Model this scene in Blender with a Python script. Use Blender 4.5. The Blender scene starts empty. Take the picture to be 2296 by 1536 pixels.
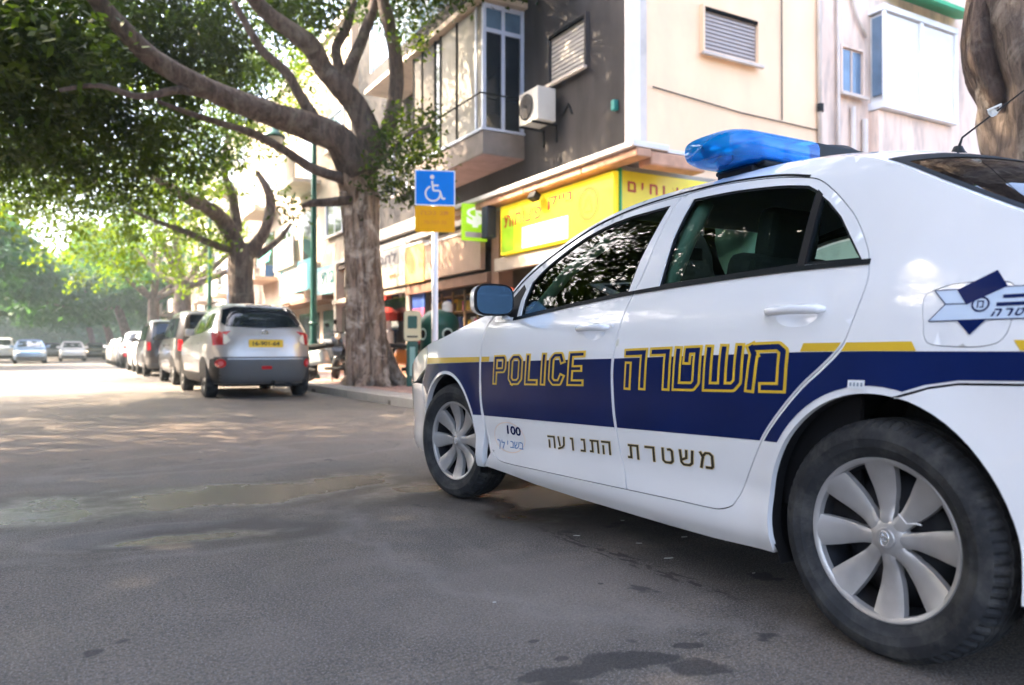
import bpy, math, random
import numpy as np
from mathutils import Vector, Matrix
from mathutils.geometry import delaunay_2d_cdt
random.seed(7); rng = np.random.default_rng(7)
SC = bpy.context.scene
COL = SC.collection
R = math.radians
# ---------------------------------------------------------------- camera
cam_d = bpy.data.cameras.new('camera'); cam = bpy.data.objects.new('camera', cam_d); COL.objects.link(cam)
SC.camera = cam
cam_d.sensor_width = 36.0; cam_d.lens = 1750/2296*36
cam_d.clip_start = 0.05; cam_d.clip_end = 1500
cam.location = (0, 0, 0.81)
cam.rotation_euler = (R(90.557), 0, R(-29.9))
cam_d.dof.use_dof = True; cam_d.dof.focus_distance = 3.2; cam_d.dof.aperture_fstop = 2.4
# ---------------------------------------------------------------- world, sun, exposure
SUN_EL, SUN_AZ = 42.0, 308.0      # azimuth measured clockwise from +Y (street direction)
world = bpy.data.worlds.new('World'); SC.world = world; world.use_nodes = True
wn = world.node_tree.nodes; wn.clear()
sky = wn.new('ShaderNodeTexSky'); sky.sky_type = 'NISHITA'; sky.sun_disc = False
sky.sun_elevation = R(SUN_EL); sky.sun_rotation = R(SUN_AZ)
sky.air_density = 0.7; sky.dust_density = 5.0; sky.ozone_density = 0.2
bgn = wn.new('ShaderNodeBackground'); bgn.inputs['Strength'].default_value = 0.15
wout = wn.new('ShaderNodeOutputWorld')
world.node_tree.links.new(sky.outputs[0], bgn.inputs[0]); world.node_tree.links.new(bgn.outputs[0], wout.inputs[0])
sun_d = bpy.data.lights.new('sun', 'SUN'); sun = bpy.data.objects.new('sun', sun_d); COL.objects.link(sun)
sun_d.energy = 2.3; sun_d.angle = R(0.6); sun_d.color = (1.0, 0.80, 0.56)
_sd = Vector((math.sin(R(SUN_AZ))*math.cos(R(SUN_EL)), math.cos(R(SUN_AZ))*math.cos(R(SUN_EL)), math.sin(R(SUN_EL))))
sun.rotation_euler = _sd.to_track_quat('Z', 'Y').to_euler()
sun.location = _sd*60
SC.view_settings.view_transform = 'Standard'; SC.view_settings.look = 'None'
SC.view_settings.exposure = 3.4; SC.view_settings.gamma = 1.0; SC.view_settings.use_curve_mapping = False
SC.cycles.use_denoising = True
SC.cycles.max_bounces = 8; SC.cycles.diffuse_bounces = 3; SC.cycles.glossy_bounces = 4
SC.cycles.transparent_max_bounces = 12; SC.cycles.transmission_bounces = 6
SC.cycles.sample_clamp_indirect = 6.0; SC.cycles.caustics_reflective = False; SC.cycles.caustics_refractive = False

# ================================================================ helpers
class NT:
    def __init__(s, name):
        s.m = bpy.data.materials.new(name); s.m.use_nodes = True
        s.t = s.m.node_tree; s.n = s.t.nodes; s.n.clear()
        s.out = s.n.new('ShaderNodeOutputMaterial')
    def new(s, typ, **kw):
        n = s.n.new(typ)
        for k, v in kw.items(): setattr(n, k, v)
        return n
    def link(s, a, b): s.t.links.new(a, b)
def col4(c): return (c[0], c[1], c[2], 1.0)
def mat(name, color, rough=0.6, metal=0.0, coat=0.0, spec=0.5, var=0.0, vscale=4.0, bump=0.0, bscale=60.0,
        emit=None, estr=0.0, grime=0.0, gcol=(0.08, 0.07, 0.06), gscale=1.5, trans=0.0, ior=1.45, alpha=1.0, stretch=None):
    """Principled with object-space colour mottling, optional grime and fine bump."""
    N = NT(name)
    p = N.new('ShaderNodeBsdfPrincipled')
    N.link(p.outputs[0], N.out.inputs[0])
    p.inputs['Base Color'].default_value = col4(color); p.inputs['Roughness'].default_value = rough
    p.inputs['Metallic'].default_value = metal; p.inputs['Coat Weight'].default_value = coat
    p.inputs['Coat Roughness'].default_value = 0.04
    p.inputs['Specular IOR Level'].default_value = spec; p.inputs['IOR'].default_value = ior
    p.inputs['Transmission Weight'].default_value = trans; p.inputs['Alpha'].default_value = alpha
    if emit: p.inputs['Emission Color'].default_value = col4(emit); p.inputs['Emission Strength'].default_value = estr
    if var > 0 or grime > 0 or bump > 0:
        tc = N.new('ShaderNodeTexCoord'); src = tc.outputs['Object']
        if stretch:
            mp = N.new('ShaderNodeMapping'); mp.inputs['Scale'].default_value = stretch
            N.link(src, mp.inputs[0]); src = mp.outputs[0]
    c = None
    if var > 0:
        n1 = N.new('ShaderNodeTexNoise'); n1.inputs['Scale'].default_value = vscale; n1.inputs['Detail'].default_value = 6
        N.link(src, n1.inputs[0])
        mr = N.new('ShaderNodeMapRange'); mr.inputs[1].default_value = 0.3; mr.inputs[2].default_value = 0.7
        mr.inputs[3].default_value = 1-var; mr.inputs[4].default_value = 1+var
        N.link(n1.outputs[0], mr.inputs[0])
        vm = N.new('ShaderNodeVectorMath', operation='SCALE'); vm.inputs[0].default_value = color
        N.link(mr.outputs[0], vm.inputs['Scale']); c = vm.outputs[0]
    if grime > 0:
        n2 = N.new('ShaderNodeTexNoise'); n2.inputs['Scale'].default_value = gscale; n2.inputs['Detail'].default_value = 8
        n2.inputs['Roughness'].default_value = 0.65
        N.link(src, n2.inputs[0])
        m2 = N.new('ShaderNodeMapRange'); m2.inputs[1].default_value = 0.48; m2.inputs[2].default_value = 0.72
        m2.inputs[3].default_value = 0; m2.inputs[4].default_value = grime
        N.link(n2.outputs[0], m2.inputs[0])
        mx = N.new('ShaderNodeMix', data_type='RGBA'); mx.inputs[7].default_value = col4(gcol)
        N.link(m2.outputs[0], mx.inputs[0])
        if c is not None: N.link(c, mx.inputs[6])
        else: mx.inputs[6].default_value = col4(color)
        c = mx.outputs[2]
    if c is not None: N.link(c, p.inputs['Base Color'])
    if bump > 0:
        n3 = N.new('ShaderNodeTexNoise'); n3.inputs['Scale'].default_value = bscale; n3.inputs['Detail'].default_value = 4
        N.link(src, n3.inputs[0])
        b = N.new('ShaderNodeBump'); b.inputs['Strength'].default_value = bump; b.inputs['Distance'].default_value = 0.02
        N.link(n3.outputs[0], b.inputs['Height']); N.link(b.outputs[0], p.inputs['Normal'])
    return N.m
def glass_mat(name, tint, refl=0.08, rough=0.0, base=None):
    """thin pane: tinted see-through plus a mirror-like fresnel reflection"""
    N = NT(name)
    tr = N.new('ShaderNodeBsdfTransparent'); tr.inputs[0].default_value = col4(tint)
    gl = N.new('ShaderNodeBsdfGlossy'); gl.inputs['Roughness'].default_value = rough
    gl.inputs[0].default_value = (1, 1, 1, 1)
    fr = N.new('ShaderNodeFresnel'); fr.inputs['IOR'].default_value = 1.42
    ad = N.new('ShaderNodeMath', operation='MULTIPLY_ADD'); ad.use_clamp = True
    N.link(fr.outputs[0], ad.inputs[0]); ad.inputs[1].default_value = 1.0; ad.inputs[2].default_value = refl
    mx = N.new('ShaderNodeMixShader')
    N.link(ad.outputs[0], mx.inputs[0]); N.link(tr.outputs[0], mx.inputs[1]); N.link(gl.outputs[0], mx.inputs[2])
    N.link(mx.outputs[0], N.out.inputs[0])
    return N.m

def setp(o, label=None, cat=None, group=None, kind=None):
    if label: o['label'] = label
    if cat: o['category'] = cat
    if group: o['group'] = group
    if kind: o['kind'] = kind
    return o
def link(o, parent=None):
    COL.objects.link(o)
    if parent is not None: o.parent = parent
    return o
def thing(name, label, cat, loc=(0, 0, 0), rz=0.0, group=None):
    o = bpy.data.objects.new(name, None); o.empty_display_size = 0.3
    o.location = loc; o.rotation_euler = (0, 0, rz); COL.objects.link(o)
    return setp(o, label, cat, group)
def copy_tree(o, parent=None):
    c = o.copy(); COL.objects.link(c)
    if parent is not None: c.parent = parent
    for ch in o.children: copy_tree(ch, c)
    return c
class MB:
    """mesh collector"""
    def __init__(s): s.v = []; s.f = []; s.mi = []
    def add(s, vs, fs, mi=0):
        o = len(s.v); s.v.extend([tuple(map(float, p)) for p in vs]); s.f.extend([tuple(i+o for i in f) for f in fs]); s.mi.extend([mi]*len(fs)); return s
    def box(s, c, d, rot=None, mi=0, taper=1.0):
        x, y, z = d[0]/2, d[1]/2, d[2]/2
        vs = [Vector((sx*x*(taper if sz > 0 else 1), sy*y*(taper if sz > 0 else 1), sz*z)) for sz in (-1, 1) for sx, sy in ((-1, -1), (1, -1), (1, 1), (-1, 1))]
        if rot is not None: vs = [rot @ v for v in vs]
        vs = [v + Vector(c) for v in vs]
        return s.add(vs, [(3, 2, 1, 0), (4, 5, 6, 7), (0, 1, 5, 4), (1, 2, 6, 5), (2, 3, 7, 6), (3, 0, 4, 7)], mi)
    def b2(s, x0, x1, y0, y1, z0, z1, mi=0):
        return s.box(((x0+x1)/2, (y0+y1)/2, (z0+z1)/2), (abs(x1-x0), abs(y1-y0), abs(z1-z0)), None, mi)
    def tube(s, pts, rad, n=8, mi=0, cap=True, squash=1.0):
        pts = [Vector(p) for p in pts]; m = len(pts)
        if not hasattr(rad, '__len__'): rad = [rad]*m
        vs = []; up = None
        for i, p in enumerate(pts):
            t = (pts[min(i+1, m-1)] - pts[max(i-1, 0)]).normalized()
            if up is None: up = Vector((0, 0, 1)) if abs(t.z) < 0.9 else Vector((1, 0, 0))
            a = up - t*up.dot(t); a.normalize(); b = t.cross(a); up = a
            for k in range(n):
                w = 2*math.pi*k/n
                vs.append(p + a*math.cos(w)*rad[i] + b*math.sin(w)*rad[i]*squash)
        fs = [(i*n+k, i*n+(k+1) % n, (i+1)*n+(k+1) % n, (i+1)*n+k) for i in range(m-1) for k in range(n)]
        if cap: fs += [tuple(range(n-1, -1, -1)), tuple((m-1)*n+k for k in range(n))]
        return s.add(vs, fs, mi)
    def lathe(s, prof, n=32, M=None, mi=0, close=False):
        """prof: (r, h) pairs turned about local Z"""
        vs = []; m = len(prof)
        for (r, h) in prof:
            for k in range(n):
                w = 2*math.pi*k/n; v = Vector((r*math.cos(w), r*math.sin(w), h)); vs.append(M @ v if M else v)
        fs = [(i*n+k, i*n+(k+1) % n, (i+1)*n+(k+1) % n, (i+1)*n+k) for i in range(m-1) for k in range(n)]
        if close: fs += [((m-1)*n+k, (m-1)*n+(k+1) % n, (k+1) % n, k) for k in range(n)]
        return s.add(vs, fs, mi)
    def prism(s, poly, h0, h1, M=None, mi=0):
        """poly in local xy, extruded along z from h0 to h1"""
        n = len(poly); vs = [Vector((a, b, h0)) for a, b in poly] + [Vector((a, b, h1)) for a, b in poly]
        if M: vs = [M @ v for v in vs]
        fs = [tuple(range(n-1, -1, -1)), tuple(range(n, 2*n))] + [(i, (i+1) % n, n+(i+1) % n, n+i) for i in range(n)]
        return s.add(vs, fs, mi)
    def grid(s, rows, mi=0, flip=False):
        """rows: list of equal-length point rows"""
        n = len(rows[0]); vs = [p for r in rows for p in r]
        fs = []
        for i in range(len(rows)-1):
            for j in range(n-1):
                q = (i*n+j, i*n+j+1, (i+1)*n+j+1, (i+1)*n+j)
                fs.append(q[::-1] if flip else q)
        return s.add(vs, fs, mi)
    def mesh(s, name, mats=None, smooth=False):
        me = bpy.data.meshes.new(name); me.from_pydata(s.v, [], s.f)
        if mats is not None:
            for m_ in (mats if isinstance(mats, (list, tuple)) else [mats]): me.materials.append(m_)
            if len(me.materials) > 1: me.polygons.foreach_set('material_index', s.mi)
        if smooth: me.polygons.foreach_set('use_smooth', [True]*len(s.f))
        me.update(); return me
    def build(s, name, mats=None, parent=None, smooth=False, bevel=0.0, loc=None, seg=2, autosm=None, norm=False):
        me = s.mesh(name, mats, smooth or (autosm is not None))
        if norm or autosm is not None:
            import bmesh
            b = bmesh.new(); b.from_mesh(me)
            if norm: bmesh.ops.recalc_face_normals(b, faces=b.faces)
            if autosm is not None:
                for e in b.edges:
                    if len(e.link_faces) == 2 and e.calc_face_angle(0) > R(autosm): e.smooth = False
            b.to_mesh(me); b.free()
        o = bpy.data.objects.new(name, me); link(o, parent)
        if loc: o.location = loc
        if bevel > 0:
            bv = o.modifiers.new('bevel', 'BEVEL'); bv.width = bevel; bv.segments = seg; bv.limit_method = 'ANGLE'; bv.angle_limit = R(40)
        return o
def rotz(a): return Matrix.Rotation(a, 4, 'Z')
def rotx(a): return Matrix.Rotation(a, 4, 'X')
def roty(a): return Matrix.Rotation(a, 4, 'Y')
def T(x, y, z): return Matrix.Translation((x, y, z))
# --- 2D polygons
def resample(poly, step, closed=True):
    out = []; n = len(poly)
    for i in range(n if closed else n-1):
        a = poly[i]; b = poly[(i+1) % n]; L = math.hypot(b[0]-a[0], b[1]-a[1]); k = max(1, int(math.ceil(L/step)))
        for j in range(k): out.append((a[0]+(b[0]-a[0])*j/k, a[1]+(b[1]-a[1])*j/k))
    if not closed: out.append(tuple(poly[-1]))
    return out
def smoothp(pts, closed=False, k=6):
    """Catmull-Rom through the points"""
    n = len(pts); out = []
    P = lambda i: pts[i % n] if closed else pts[min(max(i, 0), n-1)]
    for i in range(n if closed else n-1):
        p0, p1, p2, p3 = P(i-1), P(i), P(i+1), P(i+2)
        for j in range(k):
            t = j/k
            out.append(tuple(0.5*((2*b)+(-a+c)*t+(2*a-5*b+4*c-d)*t*t+(-a+3*b-3*c+d)*t**3) for a, b, c, d in zip(p0, p1, p2, p3)))
    if not closed: out.append(tuple(pts[-1]))
    return out
def area(p): return 0.5*sum(p[i][0]*p[(i+1) % len(p)][1]-p[(i+1) % len(p)][0]*p[i][1] for i in range(len(p)))
def offset(poly, d):
    """grow (d>0) or shrink (d<0) a polygon"""
    if area(poly) < 0: poly = poly[::-1]
    n = len(poly); out = []
    for i in range(n):
        a, b, c = poly[i-1], poly[i], poly[(i+1) % n]
        e1 = np.array((b[0]-a[0], b[1]-a[1])); e2 = np.array((c[0]-b[0], c[1]-b[1]))
        l1 = np.hypot(*e1) or 1e-9; l2 = np.hypot(*e2) or 1e-9
        n1 = np.array((e1[1], -e1[0]))/l1; n2 = np.array((e2[1], -e2[0]))/l2
        m_ = n1+n2; q = 1+float(n1 @ n2); q = max(q, 0.5)
        out.append((b[0]+d*m_[0]/q, b[1]+d*m_[1]/q))
    return out
def inside(P, poly):
    """vectorised point in polygon"""
    P = np.asarray(P, float).reshape(-1, 2); x, y = P[:, 0], P[:, 1]; r = np.zeros(len(P), bool)
    q = np.asarray(poly, float); a = q; b = np.roll(q, -1, 0)
    for (x1, y1), (x2, y2) in zip(a, b):
        if y1 == y2: continue
        c = ((y1 > y) != (y2 > y)) & (x < (x2-x1)*(y-y1)/(y2-y1)+x1)
        r ^= c
    return r
def segdist(P, poly):
    q = np.asarray(poly, float); a = q; b = np.roll(q, -1, 0); D = np.full(len(P), 1e9)
    for p1, p2 in zip(a, b):
        e = p2-p1; L = e @ e + 1e-12; t = np.clip(((P-p1) @ e)/L, 0, 1)
        D = np.minimum(D, np.hypot(*(P-p1-t[:, None]*e).T))
    return D
def rpoly(x0, x1, y0, y1, r, n=5):
    out = []
    for cx, cy, a0 in ((x1-r, y1-r, 0), (x0+r, y1-r, 90), (x0+r, y0+r, 180), (x1-r, y0+r, 270)):
        for k in range(n+1):
            w = R(a0+90*k/n); out.append((cx+r*math.cos(w), cy+r*math.sin(w)))
    return out
def circ(x, y, r, n=24, ry=None): return [(x+r*math.cos(2*math.pi*k/n), y+(ry or r)*math.sin(2*math.pi*k/n)) for k in range(n)]
def tri2d(loops, test, step=None, box=None):
    """constrained triangulation of loops, keeping triangles whose centre passes test"""
    V = []; E = []
    for lp, closed in loops:
        o = len(V); V += lp; n = len(lp)
        E += [(o+i, o+(i+1) % n) for i in range(n if closed else n-1)]
    if step:
        A = np.array(V); x0, y0 = A.min(0) if box is None else box[:2]; x1, y1 = A.max(0) if box is None else box[2:]
        gx, gy = np.meshgrid(np.arange(x0+step*.43, x1, step), np.arange(y0+step*.37, y1, step)); G = np.stack([gx.ravel(), gy.ravel()], 1)
        if len(G):
            k = test(G)
            G = G[k]
            for lp, closed in loops:
                if len(G): G = G[segdist(G, lp) > step*.35]
            V = V + [tuple(g) for g in G]
    r = delaunay_2d_cdt([Vector(v) for v in V], E, [], 0, 1e-6)
    vs = np.array([tuple(v) for v in r[0]]); fs = [f for f in r[2]]
    if not fs: return vs, []
    C = np.array([vs[list(f)].mean(0) for f in fs])
    k = test(C)
    for i, f in enumerate(fs):        # drop slivers lying along an outline
        a, b_, c_ = vs[f[0]], vs[f[1]], vs[f[2]]; L = max(np.hypot(*(a-b_)), np.hypot(*(b_-c_)), np.hypot(*(c_-a)))
        if step and L > .04 and abs((b_[0]-a[0])*(c_[1]-a[1])-(b_[1]-a[1])*(c_[0]-a[0]))/L < .003: k[i] = False
    return vs, [f for f, q in zip(fs, k) if q]
def surf(mb, mapf, outer, holes=(), step=0.06, off=0.0, rim=0.0, mi=0, rim_mi=None, extra=(), test=None, edge=None):
    """panel: a 2D outline laid on mapf(a, b, off); rim = depth of the turned-in edge"""
    outer = resample(outer, edge or step); holes = [resample(h, edge or step) for h in holes]
    def tst(P):
        r = inside(P, outer)
        for h in holes: r &= ~inside(P, h)
        if test is not None: r &= test(P)
        return r
    loops = [(outer, True)] + [(h, True) for h in holes] + [(resample(e, edge or step, c), c) for e, c in extra]
    vs, fs = tri2d(loops, tst, step)
    used = sorted({i for f in fs for i in f}); mp = {u: k for k, u in enumerate(used)}
    P3 = [mapf(vs[u][0], vs[u][1], off) for u in used]
    F = [tuple(mp[i] for i in f) for f in fs]
    # orient outwards: compare with mapf normal
    if F:
        f = F[len(F)//2]; a, b, c = [Vector(P3[i]) for i in f[:3]]
        cc = vs[[used[i] for i in f[:3]]].mean(0)
        nv = Vector(mapf(cc[0], cc[1], off+0.01)) - Vector(mapf(cc[0], cc[1], off))
        if (b-a).cross(c-a).dot(nv) < 0: F = [q[::-1] for q in F]
    mb.add(P3, F, mi)
    if rim and F:
        cnt = {}
        for f in F:
            for i in range(len(f)): e = (f[i], f[(i+1) % len(f)]); cnt[e] = 1
        be = [e for e in cnt if (e[1], e[0]) not in cnt]
        bv = sorted({i for e in be for i in e}); m2 = {u: k for k, u in enumerate(bv)}; n = len(bv)
        top = [P3[i] for i in bv]; bot = [mapf(vs[used[i]][0], vs[used[i]][1], off-rim) for i in bv]
        mb.add(top+bot, [(m2[b], m2[a], n+m2[a], n+m2[b]) for a, b in be], mi if rim_mi is None else rim_mi)
    return mb
def strokes(lines, w, caps=True):
    """quads for polyline strokes of width w -> list of convex polygons"""
    out = []
    for ln in lines:
        for a, b in zip(ln[:-1], ln[1:]):
            L = math.hypot(b[0]-a[0], b[1]-a[1]); 
            if L < 1e-9: continue
            ux, uy = (b[0]-a[0])/L, (b[1]-a[1])/L; e = w/2 if caps else 0
            A = (a[0]-ux*e, a[1]-uy*e); B = (b[0]+ux*e, b[1]+uy*e); nx, ny = -uy*w/2, ux*w/2
            out.append([(A[0]+nx, A[1]+ny), (A[0]-nx, A[1]-ny), (B[0]-nx, B[1]-ny), (B[0]+nx, B[1]+ny)])
    return out
def strokes2(lines, w):
    """stroked polylines with square ends, mitred square corners and rounded bends"""
    out = strokes(lines, w, False)
    for ln in lines:
        for i, p in enumerate(ln):
            if i in (0, len(ln)-1):
                q = ln[1] if i == 0 else ln[-2]; L = math.hypot(p[0]-q[0], p[1]-q[1]); ux, uy = (p[0]-q[0])/L*w/2, (p[1]-q[1])/L*w/2
                out.append([(p[0]-uy, p[1]+ux), (p[0]+uy, p[1]-ux), (p[0]+uy+ux, p[1]-ux+uy), (p[0]-uy+ux, p[1]+ux+uy)])
            else:
                a, c = ln[i-1], ln[i+1]; u = Vector((p[0]-a[0], p[1]-a[1])).normalized(); v = Vector((c[0]-p[0], c[1]-p[1])).normalized()
                if abs(u.dot(v)) < .25:
                    h = w/2; out.append([(p[0]+h*(sx*u.x-sy*v.x), p[1]+h*(sx*u.y-sy*v.y)) for sx, sy in ((-1, -1), (1, -1), (1, 1), (-1, 1))])
                else: out.append(circ(p[0], p[1], w/2, 14))
    return out
def union_surf(mb, mapf, polys, off=0.0, mi=0, minus=(), clip=None, step=None):
    """union of polygons laid on a surface without overlapping faces"""
    def tst(P):
        r = np.zeros(len(P), bool)
        for q in polys: r |= inside(P, q)
        for q in minus: r &= ~inside(P, q)
        if clip is not None: r &= inside(P, clip)
        return r
    loops = [(resample(q, step or 0.05), True) for q in list(polys)+list(minus)+([clip] if clip is not None else [])]
    vs, fs = tri2d(loops, tst, None)
    if not fs: return mb
    used = sorted({i for f in fs for i in f}); mp = {u: k for k, u in enumerate(used)}
    P3 = [mapf(vs[u][0], vs[u][1], off) for u in used]; F = [tuple(mp[i] for i in f) for f in fs]
    f = F[0]; a, b, c = [Vector(P3[i]) for i in f[:3]]; cc = vs[[used[i] for i in f[:3]]].mean(0)
    nv = Vector(mapf(cc[0], cc[1], off+0.01)) - Vector(mapf(cc[0], cc[1], off))
    if (b-a).cross(c-a).dot(nv) < 0: F = [q[::-1] for q in F]
    return mb.add(P3, F, mi)
_tc = {}
def text_polys(txt, bold=0.0):
    """(verts2d, faces) of a string with the built-in font, 1 unit high, reading left to right"""
    key = (txt, bold)
    if key not in _tc:
        c = bpy.data.curves.new('t', 'FONT'); c.body = txt; c.offset = bold; c.resolution_u = 4
        o = bpy.data.objects.new('t', c); COL.objects.link(o)
        me = o.to_mesh(); vs = [(v.co.x, v.co.y) for v in me.vertices]; fs = [tuple(p.vertices) for p in me.polygons]
        o.to_mesh_clear(); bpy.data.objects.remove(o); bpy.data.curves.remove(c)
        A = np.array(vs); lo = A.min(0); hi = A.max(0); _tc[key] = ((A-lo), hi-lo, fs)
    return _tc[key]
def text_surf(mb, mapf, txt, a0, a1, b0, b1, off=0.002, mi=0, bold=0.0):
    """text stretched into the box a0..a1 (reading direction) x b0..b1 of mapf"""
    V, S, fs = text_polys(txt, bold)
    P3 = [mapf(a0+(a1-a0)*v[0]/S[0], b0+(b1-b0)*v[1]/S[1], off) for v in V]
    F = list(fs)
    if F:
        f = F[0]; A, B, C = [Vector(P3[i]) for i in f[:3]]
        am = a0+(a1-a0)*V[f[0]][0]/S[0]; bm = b0+(b1-b0)*V[f[0]][1]/S[1]
        nv = Vector(mapf(am, bm, off+.01)) - Vector(mapf(am, bm, off))
        if (B-A).cross(C-A).dot(nv) < 0: F = [q[::-1] for q in F]
    return mb.add(P3, F, mi)
def interp(xs, ys):
    """monotone cubic table (pchip) -> fast sampler"""
    xs = np.array(xs, float); ys = np.array(ys, float); h = np.diff(xs); d = np.diff(ys)/h
    m_ = np.zeros(len(xs)); m_[0] = d[0]; m_[-1] = d[-1]
    for i in range(1, len(xs)-1):
        if d[i-1]*d[i] > 0:
            w1 = 2*h[i]+h[i-1]; w2 = h[i]+2*h[i-1]; m_[i] = (w1+w2)/(w1/d[i-1]+w2/d[i])
    X = np.linspace(xs[0], xs[-1], 1200); k = np.clip(np.searchsorted(xs, X)-1, 0, len(h)-1); t = (X-xs[k])/h[k]
    Y = (2*t**3-3*t**2+1)*ys[k]+(t**3-2*t**2+t)*h[k]*m_[k]+(-2*t**3+3*t**2)*ys[k+1]+(t**3-t**2)*h[k]*m_[k+1]
    x0, sc = X[0], 1199/(X[-1]-X[0]); Yl = Y.tolist()
    def f(x):
        q = (x-x0)*sc
        if q <= 0: return Yl[0]
        if q >= 1199: return Yl[-1]
        i = int(q); fr = q-i; return Yl[i]*(1-fr)+Yl[i+1]*fr
    return f
# ================================================================ police car (local frame: x across, y = metres ahead of the rear axle)
M_white = mat('white_paint', (0.83, 0.835, 0.84), rough=0.17, coat=1.0, var=0.015, vscale=3, grime=0.10, gcol=(0.45, 0.42, 0.38), gscale=2.0)
M_navy = mat('navy_film', (0.005, 0.014, 0.080), rough=0.22, coat=0.0, spec=.14, var=0.10, vscale=5)
M_gold = mat('gold_film', (0.72, 0.47, 0.03), rough=0.35, var=0.08, vscale=9)
M_goldb = mat('gold_band', (0.70, 0.45, 0.02), rough=0.35, coat=0.3)
M_peach = mat('gold_letter_edge', (.62, .50, .25), .5)
M_ink = mat('dark_ink', (0.035, 0.025, 0.01), rough=0.4)
M_blk = mat('black_plastic', (0.012, 0.012, 0.013), rough=0.5, spec=.25, bump=0.1, bscale=200)
M_seal = mat('window_rubber', (0.005, 0.008, 0.010), rough=0.55, spec=.2)
M_gap = mat('shut_gap', (0.006, 0.006, 0.006), rough=0.9, spec=.1)
M_glass = glass_mat('green_glass', (0.66, 0.84, 0.76), refl=0.0)
M_glassd = glass_mat('dark_glass', (0.05, 0.065, 0.06), refl=0.02)
M_tyre = mat('tyre_rubber', (0.026, 0.027, 0.029), rough=0.8, spec=.25, var=0.35, vscale=14, grime=0.85, gcol=(0.085, 0.082, 0.076), gscale=11, bump=0.15, bscale=90)
M_cap = mat('silver_wheel_cover', (0.45, 0.44, 0.43), rough=0.33, metal=0.5, var=0.10, vscale=7, grime=0.35, gcol=(0.22, 0.18, 0.14), gscale=5)
M_steel = mat('black_steel_wheel', (0.010, 0.011, 0.014), rough=0.6, spec=.25, grime=0.4, gcol=(0.045, 0.03, 0.02), gscale=8)
M_chrome = mat('chrome', (0.75, 0.76, 0.78), rough=0.12, metal=1.0)
M_seat = mat('dark_seat_cloth', (0.028, 0.030, 0.030), rough=0.9)
M_trim = mat('grey_green_trim', (0.22, 0.34, 0.28), rough=0.6)
M_carpet = mat('cabin_floor', (0.02, 0.02, 0.02), rough=0.95)
M_amber = mat('amber_lens', (0.75, 0.30, 0.05), rough=0.15, coat=0.6)
M_red = mat('red_lens', (0.45, 0.012, 0.015), rough=0.12, coat=1.0)
M_lamp = mat('headlight_lens', (0.78, 0.72, 0.58), rough=0.10, coat=1.0)
M_mirr = mat('mirror_glass', (0.20, 0.34, 0.46), rough=0.02, metal=1.0)
M_hand = mat('white_handle', (0.78, 0.79, 0.81), rough=0.22, coat=1.0)

_d = interp([0, .15, .2, .25, .3, .37, .45, .58, .75, .87, .95, 1.03, 1.36, 1.42, 1.44, 1.46],
            [.08, .075, .038, .014, .011, .015, .008, 0, .002, .014, .032, .06, .20, .245, .275, .33])
_e = interp([-1.0, -.95, -.8, -.5, -.2, 0, 2.6, 3.0, 3.2, 3.4, 3.5], [.30, .24, .12, .04, .01, 0, 0, .02, .05, .14, .3])
ARCH_R = (0.0, 0.305, 0.352, 0.392); ARCH_F = (2.6, 0.305, 0.338, 0.372)
def arch_q(s, z, A): return math.hypot((s-A[0])/A[2], (z-A[1])/A[3])
def hw(s, z):
    h = 0.878 - _d(z) - _e(s)
    for A in (ARCH_R, ARCH_F):
        if abs(s-A[0]) < .6 and z < .95:
            q = arch_q(s, z, A); h += 0.012*math.exp(-((q-1.0)/0.16)**2)
    return h
def LM(s, z, off=0.0): return (-(hw(s, z)+off), s, z)
def in_arch(P, g=0.0):
    P = np.asarray(P); r = np.zeros(len(P), bool)
    for A in (ARCH_R, ARCH_F):
        r |= ((P[:, 0]-A[0])/(A[2]+g))**2 + ((P[:, 1]-A[1])/(A[3]+g))**2 < 1
    return r
def arch_pts(A, a0, a1, n, g=0.0): return [(A[0]+(A[2]+g)*math.cos(R(a0+(a1-a0)*i/n)), A[1]+(A[3]+g)*math.sin(R(a0+(a1-a0)*i/n))) for i in range(n+1)]

U = [(3.3, .70), (3.128, .769), (2.926, .838), (2.66, .888), (2.42, .945), (2.19, 1.0), (2.11, 1.03), (2.057, 1.068), (1.975, 1.151), (1.795, 1.253), (1.532, 1.361),
     (1.38, 1.402), (1.219, 1.430), (1.0, 1.448), (.8, 1.453), (.6, 1.447), (.4, 1.424), (.25, 1.397), (.16, 1.375), (.075, 1.341), (-.11, 1.242), (-.308, 1.136),
     (-.48, 1.053), (-.6, 1.012), (-.75, .995), (-.9, .98)]
_u = interp([p[0] for p in U[::-1]], [p[1] for p in U[::-1]])
def uz(s): return _u(s)
def ucurve(s0, s1, n): return [(s0+(s1-s0)*i/n, uz(s0+(s1-s0)*i/n)) for i in range(n+1)]

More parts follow.
